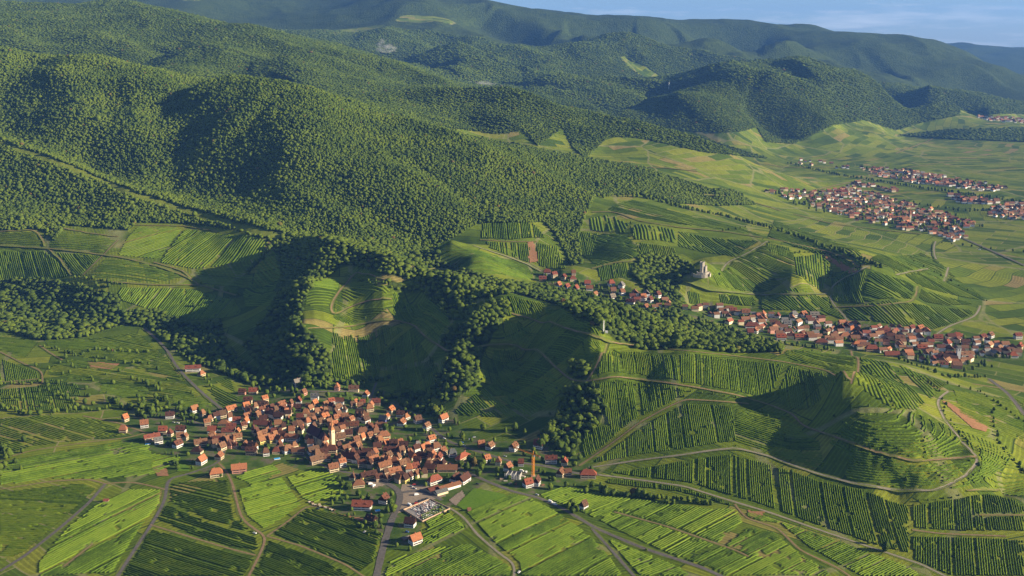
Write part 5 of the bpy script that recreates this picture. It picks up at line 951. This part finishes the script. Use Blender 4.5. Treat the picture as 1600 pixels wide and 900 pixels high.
# cemetery
CW = [(630, 798), (672, 781), (703, 796), (660, 816)]; cw = hit(*np.array(CW, float).T)
cem = bpy.data.objects.new('cemetery_wall', None); COL.objects.link(cem); cc = cw.mean(0); cem.location = cc; tag(cem, 'low stone wall around the walled village cemetery', 'wall')
patch('cemetery_ground', CW, road_mat('raked_gravel', (.20, .19, .18), (.30, .28, .27)), .3, 'pale gravel ground of the cemetery', 2.)
for k in range(4):
    a, b = Vector(cw[k] - cc), Vector(cw[(k + 1) % 4] - cc); d = (b - a).normalized(); nn = Vector((-d.y, d.x, 0)) * .25; m = MB(); m.add([(a - nn)[:] , (b - nn)[:], (b + nn)[:], (a + nn)[:]] + [((q[0], q[1], q[2] + 1.9)) for q in ((a - nn), (b - nn), (b + nn), (a + nn))], [(4,5,6,7),(0,1,5,4),(1,2,6,5),(2,3,7,6),(3,0,4,7)]); m.build('wall', M_STONE, cem)
ux, uy = Vector(cw[1] - cw[0]), Vector(cw[3] - cw[0]); gm = []
for k in range(4):
    m = MB(); hgt = (1.0, 1.3, .9, 1.6)[k]; m.box(-.45, .45, -.14, .14, 0, hgt); m2 = MB().box(-.5, .5, -2.0, -.1, 0, .28)
    if k == 3: m = MB().box(-.12, .12, -.1, .1, 0, 1.9).box(-.5, .5, -.1, .1, 1.2, 1.45)
    a_, b_ = m.mesh('headstone'), m2.mesh('slab'); mt = (simple('grey_granite', (.30, .30, .32)), simple('black_granite', (.05, .05, .055), .2, rough=.2), simple('white_marble', (.65, .63, .62)), simple('pink_granite', (.36, .24, .22)))[k]; a_.materials.append(mt); b_.materials.append(mt); gm.append((a_, b_))
rg = random.Random(4); GL = ('small grey headstone over a low slab inside the walled cemetery', 'polished black headstone over a low slab inside the walled cemetery', 'pale marble headstone over a low slab inside the walled cemetery', 'stone cross over a low slab inside the walled cemetery'); ga = math.atan2(ux.y, ux.x)
for i in range(15):
    for j in range(9):
        if rg.random() < .10 or (i < 3 and j < 4): continue
        s, t_ = (i + .8 + rg.uniform(-.1, .1)) / 16, (j + .9) / 10; p = Vector(cw[0]) + ux * s + uy * t_ + (Vector(cw[2]) - Vector(cw[0]) - ux - uy) * s * t_
        k = rg.choice((0, 0, 1, 2, 3)); g_ = bpy.data.objects.new('grave', None); COL.objects.link(g_); g_.location = (p.x, p.y, float(H(p.x, p.y)) + .3); g_.rotation_euler.z = ga + rg.uniform(-.05, .05); g_.scale = (rg.uniform(1.0, 1.4),) * 3; tag(g_, GL[k], 'grave', GL[k].split(' inside')[0] + 's of the cemetery')
        part('headstone', gm[k][0], g_); part('slab', gm[k][1], g_)
# vehicles
def car_kit(kind, paint):
    van = kind == 'van'; l, w_, h = (5.4, 2.0, 2.3) if van else (4.2, 1.75, 1.45); k = []
    m = MB(); sec = [(-l/2,.35),(-l/2,.95 if not van else h-.25),(-l/2+.35,1.0 if not van else h),(l/2-1.7,1.0 if not van else h),(l/2-.9,.95 if not van else 1.25),(l/2-.1,.75 if not van else 1.0),(l/2,.35)]
    n = len(sec); m.add([(x, -w_/2, z) for x, z in sec] + [(x, w_/2, z) for x, z in sec], [tuple(range(n)), tuple(range(2*n-1, n-1, -1))] + [(i, n + i, n + (i + 1) % n, (i + 1) % n) for i in range(n)]); k.append(('body', m.mesh('body'), paint))
    m = MB()
    if van: m.add([(l/2-1.66,-w_/2+.1,h-.1),(l/2-1.66,w_/2-.1,h-.1),(l/2-.86,w_/2-.1,1.32),(l/2-.86,-w_/2+.1,1.32)], [(0,1,2,3)]); k.append(('windscreen', m.mesh('windscreen'), M_GLASS))
    else: m.ring([(-1.5,-.8),(1.0,-.8),(1.0,.8),(-1.5,.8)], .98, [(-1.1,-.62),(.35,-.62),(.35,.62),(-1.1,.62)], 1.42); k.append(('window', m.mesh('window'), M_GLASS)); k.append(('roof', MB().box(-1.05,.3,-.6,.6,1.425,1.47).mesh('roof'), paint))
    wm = MB(); wm.bar((0, -.12, 0), (0, .12, 0), .33, 8); wm = wm.mesh('wheel'); rub = simple('tyre_rubber', (.02, .02, .02))
    for me, mt in [(a[1], a[2]) for a in k] + [(wm, rub)]: me.materials.append(mt)
    return k, wm, l, w_
PAINT = {'white': (.75, .75, .75), 'red': (.45, .03, .02), 'dark': (.03, .035, .045), 'silver': (.42, .43, .45), 'blue': (.05, .12, .35)}
CK = {}
CARS = [(651,774,20,'van','white'),(640,790,-40,'van','white'),(650,787,30,'car','red'),(656,784,35,'car','dark'),(661,782,35,'car','dark'),(667,780,35,'car','dark'),(643,761,-30,'car','silver'),(647,758,20,'car','red'),(648,764,-30,'car','silver'),(579,757,30,'van','white'),(584,760,60,'van','white'),(574,756,20,'car','dark'),(839,774,-30,'car','silver'),(860,785,-35,'van','white'),(867,789,-35,'van','white'),(717,695,-30,'car','white'),(725,697,-30,'car','white'),(722,692,-30,'car','blue'),(735,687,20,'car','white'),(741,684,20,'car','silver'),(680,681,-30,'car','silver'),(694,686,-30,'car','white'),(789,714,-10,'car','silver'),(271,661,-10,'car','silver'),(278,662,-10,'car','white'),(398,834,-20,'car','white'),(811,895,60,'car','white'),(636,832,-20,'car','blue'),(1531,391,-20,'van','white'),(497,796,-30,'car','dark'),(558,760,20,'car','dark'),(570,832,60,'car','silver'),(815,737,-20,'van','white'),(732,752,-30,'car','silver'),(746,757,-30,'car','dark')]
CARO = []
for u, v, a, kd, pc in CARS:
    if (kd, pc) not in CK: CK[kd, pc] = car_kit(kd, simple(pc + '_car_paint', PAINT[pc], .05, rough=.3))
    k, wm, l, w_ = CK[kd, pc]; f_ = frame('delivery_van' if kd == 'van' else 'parked_car', u, v, a, None, kd, 'cars and vans parked around the village', .35); 
    for nm, me, _ in k: part(nm, me, f_)
    for sx_ in (-1, 1):
        for sy in (-1, 1): q = part('wheel', wm, f_); q.location = (sx_ * l * .32, sy * (w_ / 2 - .08), .33)
    CARO.append((f_, u, v, kd, pc))
# woodpiles by the field edge
for k in range(14):
    u, v = 484 + k * 2.9 + rg.uniform(-1, 1), 786 + k * .9 + rg.uniform(-1.5, 1.5); f_ = frame('wood_pile', u, v, rg.uniform(0, 90), None, 'wood pile', 'wood and crate piles along the field edge', .1); CARO.append((f_, u, v, 'wood pile', ('grey', 'brown', 'pale')[k % 3]))
    m = MB(); [m.bar((-1.3, -.8 + .4 * j, .25 + .42 * i), (1.3 + rg.uniform(-.2, .2), -.8 + .4 * j, .25 + .42 * i), .21, 5) for i in range(3) for j in range(5)]; place(m, f_, 'log_stack', (M_STONEW, M_BARK, M_WALL['k'])[k % 3])['kind'] = 'stuff'
# ------------------------------------------------------------------ trees near enough to tell apart, then the woods
GT = []; rt = random.Random(12)
def garden(poly, n, h0, h1, sep=5.):
    P = np.array(poly, float); k = 0; U = np.array([rt.uniform(P[:, 0].min(), P[:, 0].max()) for _ in range(n * 8)]); V = np.array([rt.uniform(P[:, 1].min(), P[:, 1].max()) for _ in range(n * 8)]); ok = inpoly(U, V, poly)
    for x, y, z in hit(U[ok], V[ok]):
        if blocked(np.array([x]), np.array([y]))[0]: continue
        if any((x - g[0]) ** 2 + (y - g[1]) ** 2 < sep * sep for g in GT): continue
        h = rt.uniform(h0, h1); GT.append((x, y, h * rt.uniform(.65, 1.), h)); k += 1
        if k >= n: break
TREEL = [(270,697,9),(262,697,7),(340,690,6),(390,668,7),(458,645,9),(455,660,9),(450,652,7),(560,628,8),(602,672,10),(612,676,9),(640,690,8),(655,694,7),(719,698,8),(722,685,9),(735,725,12),(741,728,11),(730,735,10),(720,730,9),(752,735,10),(748,745,10),(755,728,9),(610,790,9),(614,800,10),(606,802,8),(612,775,7),(586,825,8),(575,780,8),(560,775,8),(545,765,9),(535,760,8),(530,752,8),(588,835,6),(640,860,6),(620,855,6),(888,795,8),(893,792,9),(895,802,7),(940,768,8),(946,770,9),(990,775,10),(998,777,11),(1006,778,9),(960,772,7),(1383,862,11),(1357,850,6),(860,765,8),(865,752,7),(1052,788,7),(1040,787,6),(845,700,12),(755,672,9),(805,672,10),(820,680,9),(790,675,8),(1237,740,6),(690,628,9),(250,603,8),(222,640,10),(232,645,11),(238,652,10),(226,655,8),(205,640,9),(214,650,8),(290,648,7),(300,662,6),(345,745,5),(1415,752,6),(1530,728,5),(100,792,3.5),(375,768,4),(378,815,5),(15,715,12),(5,705,11),(25,725,8),(8,732,9),(35,708,7),(38,690,8),(0,745,9),(652,742,7),(658,745,8),(649,751,6),(665,760,6),(505,600,8),(545,600,6),(1010,860,3),(902,800,7),(915,770,7),(925,762,8),(330,565,8),(340,572,9),(350,580,10),(362,585,10),(372,592,9),(325,590,7),(318,560,9),(310,548,10),(300,540,9),(285,535,8),(386,598,9),(395,605,9)]
for u, v, h in TREEL: p = at1(u, v); GT.append((p[0], p[1], h * .85, h))
for poly, n, a, b in (([(640,620),(700,640),(720,665),(700,680),(650,660),(610,640)],26,6,10),([(440,590),(560,598),(600,612),(560,640),(440,625),(400,612)],30,5,10),([(640,665),(740,690),(735,715),(640,700)],14,4,7),([(200,625),(260,625),(300,640),(350,640),(330,670),(240,665),(200,650)],26,5,10),([(500,770),(560,765),(600,800),(610,850),(590,850),(520,800)],26,3.5,7),([(250,690),(330,700),(330,735),(270,735)],12,4,7),([(320,650),(700,650),(700,760),(560,740),(330,700)],60,3.5,6.5),([(740,690),(860,690),(940,740),(940,765),(850,760),(740,745)],34,4,8),([(670,790),(780,790),(730,835),(640,870),(660,810)],6,3,5),([(0,440),(180,460),(300,520),(420,600),(300,560),(0,530)],10,8,12),([(835,425),(1030,465),(1000,480),(840,445)],36,5,9),([(1060,480),(1600,540),(1600,565),(1500,585),(1380,552),(1100,498)],120,5,9),([(1200,300),(1500,340),(1540,355),(1440,362),(1250,325)],190,7,13),([(1340,262),(1560,290),(1560,298),(1400,280)],50,9,14),([(40,560),(330,560),(330,640),(60,650)],46,3.5,8),([(0,600),(130,600),(200,640),(0,650)],30,4,8),([(560,470),(700,560),(640,600),(480,600)],14,3,6),([(780,540),(950,560),(900,660),(720,650)],12,3,6),([(930,600),(1230,640),(1200,700),(940,700)],10,2.5,4.5),([(1230,560),(1560,640),(1560,760),(1400,700)],12,2.5,4.5)): garden(poly, n, a, b)
ALLT = np.concatenate([np.array(GT), TR]); ALLT = ALLT[~blocked(ALLT[:, 0], ALLT[:, 1]) | (np.arange(len(ALLT)) < len(TREEL))]
az = H(ALLT[:, 0], ALLT[:, 1]); pu, pv = project(ALLT[:, 0], ALLT[:, 1], az); inframe = (pu > 2) & (pu < 1598) & (pv < 898)
size = ALLT[:, 3] * np.sqrt(ALLT[:, 2] * ALLT[:, 3]) / ALLT[:, 1] ** 2; order = np.argsort(-np.where(inframe & (ALLT[:, 1] < 1650), size, 0)); NEAR = order[:290]
CRK = []
for i, kd in enumerate(('broad', 'broad', 'tall', 'cone', 'broad', 'tall')):
    p, f = crown_np(30 + i, kd, ICO3); q = np.random.default_rng(i); p = p * (1 + q.normal(0, .018, p.shape))
    # loose leaf sprays standing off the crown
    n = 170; s = p[q.integers(0, len(p), n)]; c = np.array([0, 0, .55]); s = c + (s - c) * q.uniform(.93, 1.14, (n, 1)); a = q.normal(0, .045, (n, 3)); b = q.normal(0, .045, (n, 3))
    V_ = np.concatenate([p, np.stack([s - a, s + b, s + a], 1).reshape(-1, 3)]); F_ = np.concatenate([f, len(p) + np.arange(n * 3).reshape(-1, 3)])
    me = mesh_np('crown', V_, tris=F_); me.materials.append(M_LEAF)
    m = MB(); m.ring([(.05 * math.cos(k), .05 * math.sin(k)) for k in (0, 1.57, 3.14, 4.71)], -.05, [(.03 * math.cos(k), .03 * math.sin(k)) for k in (0, 1.57, 3.14, 4.71)], .42)
    for k in range(3): m.bar((0, 0, .2), (.16 * math.cos(k * 2.1), .16 * math.sin(k * 2.1), .5), .012)
    tm = m.mesh('trunk'); tm.materials.append(M_BARK); CRK.append((me, tm, kd))
TREES = []
for i in NEAR:
    x, y, w_, h = ALLT[i]; k = rt.randrange(6); me, tm, kd = CRK[k]; o = bpy.data.objects.new('broadleaf_tree' if kd != 'cone' else 'conifer_tree', None); COL.objects.link(o); o.location = (x, y, az[i] - .15); o.scale = (w_, w_, h); o.rotation_euler.z = rt.uniform(0, 6.28)
    part('trunk', tm, o); part('crown', me, o); TREES.append((o, x, y, h, kd))
rest = np.ones(len(ALLT), bool); rest[NEAR] = False; RS = ALLT[rest]
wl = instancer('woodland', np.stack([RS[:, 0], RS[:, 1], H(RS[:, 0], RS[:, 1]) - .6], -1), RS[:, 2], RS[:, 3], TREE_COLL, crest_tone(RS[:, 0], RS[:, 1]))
tag(wl, 'dense mixed broadleaf woodland covering the hills and mountains behind the vineyards', 'woodland', kind='stuff')
# ------------------------------------------------------------------ labels that single each thing out
LM = {'the village church': (517,690), 'the walled cemetery': (665,800), 'the orange crane': (833,740), 'the gravel car park': (645,770), 'the playground lawn': (755,782), 'the long grey lane junction': (262,765), 'the farm with long red roof': (302,578), 'the castle ruin': (1097,425), 'the transmitter mast': (943,515), 'the pale square church tower': (1496,555), 'the red hut in the vines': (166,784), 'the twin gabled white house': (315,720), 'the big brown barn': (699,733), 'the white house on the main road': (649,845), 'the red roofed roadside houses': (870,722), 'the lone white hut in the vines': (912,791), 'the terraced hill': (1330,660), 'the hairpin bend': (1525,720), 'the upper left village end': (226,664), 'the top edge of the village': (553,608), 'the lower right lane': (1300,840), 'the pink house by the vines': (374,733), 'the left forest edge vineyards': (200,390), 'the wooded gully': (720,570), 'the scrub slope': (905,650), 'the street village left end': (890,440), 'the street village middle': (1230,515), 'the bare reddish plot': (1310,413), 'the two terraced curves': (560,460), 'the wooded stream': (340,560), 'the lower left corner': (20,860), 'the bottom edge lane': (805,880), 'the red roofed long house': (410,663), 'the upper street': (666,655)}
LK = list(LM); LA = np.array([LM[k] for k in LK], float)
ORD = 'first second third fourth fifth sixth seventh eighth ninth tenth eleventh twelfth thirteenth fourteenth fifteenth sixteenth seventeenth eighteenth nineteenth twentieth'.split()
def label_all(items):
    """items: (object, x, y, z, description). Labels name look, nearest landmark and side, then the order from the left where needed"""
    G = {}
    for o, x, y, z, ds in items:
        u, v = project(x, y, z); dv = LA - (u, v); k = int(np.argmin(dv[:, 0] ** 2 + (dv[:, 1] * 1.6) ** 2)); du, dv_ = u - LA[k, 0], v - LA[k, 1]
        side = 'close to' if abs(du) < 14 and abs(dv_) < 8 else ('left of' if du < 0 else 'right of') if abs(du) > abs(dv_) * 1.6 else ('behind' if dv_ < 0 else 'in front of')
        G.setdefault((ds, side, LK[k]), []).append((u, o))
    for (ds, side, lm), L_ in G.items():
        L_.sort(key=lambda q: q[0])
        for i, (u, o) in enumerate(L_):
            o['label'] = f'{ds} {side} {lm}' + ('' if len(L_) == 1 else f', {ORD[min(i, 19)]} from left' if i <= (len(L_) - 1) / 2 else f', {ORD[min(len(L_) - 1 - i, 19)]} from right')
big = lambda h: 'small' if h['l'] * h['w'] < 75 else 'long' if h['l'] > 17 else 'large' if h['l'] * h['w'] > 140 else 'medium'
label_all([(h['o'], h['x'], h['y'], h['z'], f"{big(h)} {WALLC[h['wc']][0]} {ROOFC[h['rc']][0].replace(' ', '-')}-roofed house") for h in HOUSES])
for h in HOUSES: h['o']['category'] = 'house'; h['o']['group'] = 'houses of the near village' if h['y'] < 1480 else 'houses of the street village behind the ridge'
label_all([(o, x, y, float(H(x, y)), f"{'low' if h < 5 else 'mid-sized' if h < 8 else 'tall' if h < 10.5 else 'towering'} {dict(broad='round', tall='slim', cone='pointed')[kd]} tree") for o, x, y, h, kd in TREES])
for o, *_ in TREES: o['category'] = 'tree'; o['group'] = 'trees standing around the village and fields'
TONE = ('very dark green', 'dark green', 'mid green', 'fresh green', 'light green', 'yellow green')
label_all([(o, c[0], c[1], float(H(c[0], c[1])), f'{TONE[t_]} vine rows') for o, c, t_ in VPLOTS])
for o, *_ in VPLOTS: o['category'] = 'vineyard'; o['group'] = 'vineyard plots'
label_all([(o, o.location.x, o.location.y, o.location.z, f'{pc} {kd}' if kd != 'car' else f'{pc} parked car') for o, u, v, kd, pc in CARO])
ri = [o for o in COL.objects if o.name.split('.')[0] in ('road', 'dirt_track', 'farm_lane', 'grass_verge')]
RD = {'road': 'grey asphalt road running', 'dirt_track': 'bare earth track running', 'farm_lane': 'pale farm lane running', 'grass_verge': 'green verge beside the track'}
label_all([(o, *[float(c_) for c_ in o.data.vertices[len(o.data.vertices) // 2].co], RD[o.name.split('.')[0]]) for o in ri])
# ------------------------------------------------------------------ mist in the far valleys, and the air
for u, v, D, s, ln, hh in ((602,76,6200,38,1.8,.9),(596,68,6250,24,1.2,1.6),(608,80,6180,20,2.5,.6),(715,76,6500,50,2.4,.6),(745,132,5300,40,2.6,.6),(728,133,5300,34,1.6,.8)):
    rx, ry, rz = ray(u, v); tt = D / ry; m = bpy.data.materials.new('mist'); m.use_nodes = True; m.node_tree.nodes.remove(m.node_tree.nodes['Principled BSDF']); pv_ = m.node_tree.nodes.new('ShaderNodeVolumePrincipled'); pv_.inputs['Density'].default_value = .009; pv_.inputs['Color'].default_value = (.95, .96, 1, 1)
    n5 = m.node_tree.nodes.new('ShaderNodeTexNoise'); n5.inputs['Scale'].default_value = 1.6; n5.inputs['Detail'].default_value = 4; tc5 = m.node_tree.nodes.new('ShaderNodeTexCoord'); rp5 = m.node_tree.nodes.new('ShaderNodeMapRange'); rp5.inputs[1].default_value = .48; rp5.inputs[2].default_value = .62; rp5.inputs[4].default_value = .011
    m.node_tree.links.new(tc5.outputs['Object'], n5.inputs['Vector']); m.node_tree.links.new(n5.outputs[0], rp5.inputs[0]); m.node_tree.links.new(rp5.outputs[0], pv_.inputs['Density'])
    m.node_tree.links.new(pv_.outputs[0], m.node_tree.nodes['Material Output'].inputs['Volume']); p, f = crown_np(int(u), 'broad', ICO2); o = link('mist', mesh_np('mist', (p - (0, 0, .5)) * 2, tris=f), m)
    o.location = (rx * tt, D, CAM_H + rz * tt); o.scale = (s * ln, s, s * hh); tag(o, 'wisp of pale valley mist', 'mist', kind='stuff')
m = bpy.data.materials.new('air'); m.use_nodes = True; m.node_tree.nodes.remove(m.node_tree.nodes['Principled BSDF']); pv_ = m.node_tree.nodes.new('ShaderNodeVolumePrincipled'); pv_.inputs['Color'].default_value = (.15, .38, 1., 1); pv_.inputs['Density'].default_value = 3.2e-5; pv_.inputs['Anisotropy'].default_value = .0
m.node_tree.links.new(pv_.outputs[0], m.node_tree.nodes['Material Output'].inputs['Volume'])
mb = MB().box(-34000, 34000, -1500, 27000, -420, max(1150., float(HG.max()) + 60)); o = mb.build('haze', m); tag(o, 'thin blue haze in the air', kind='stuff')
print('TREES', len(TR), 'vine quads', sum(len(o.data.polygons) for o,_,_ in VPLOTS), 'houses', len(HOUSES))
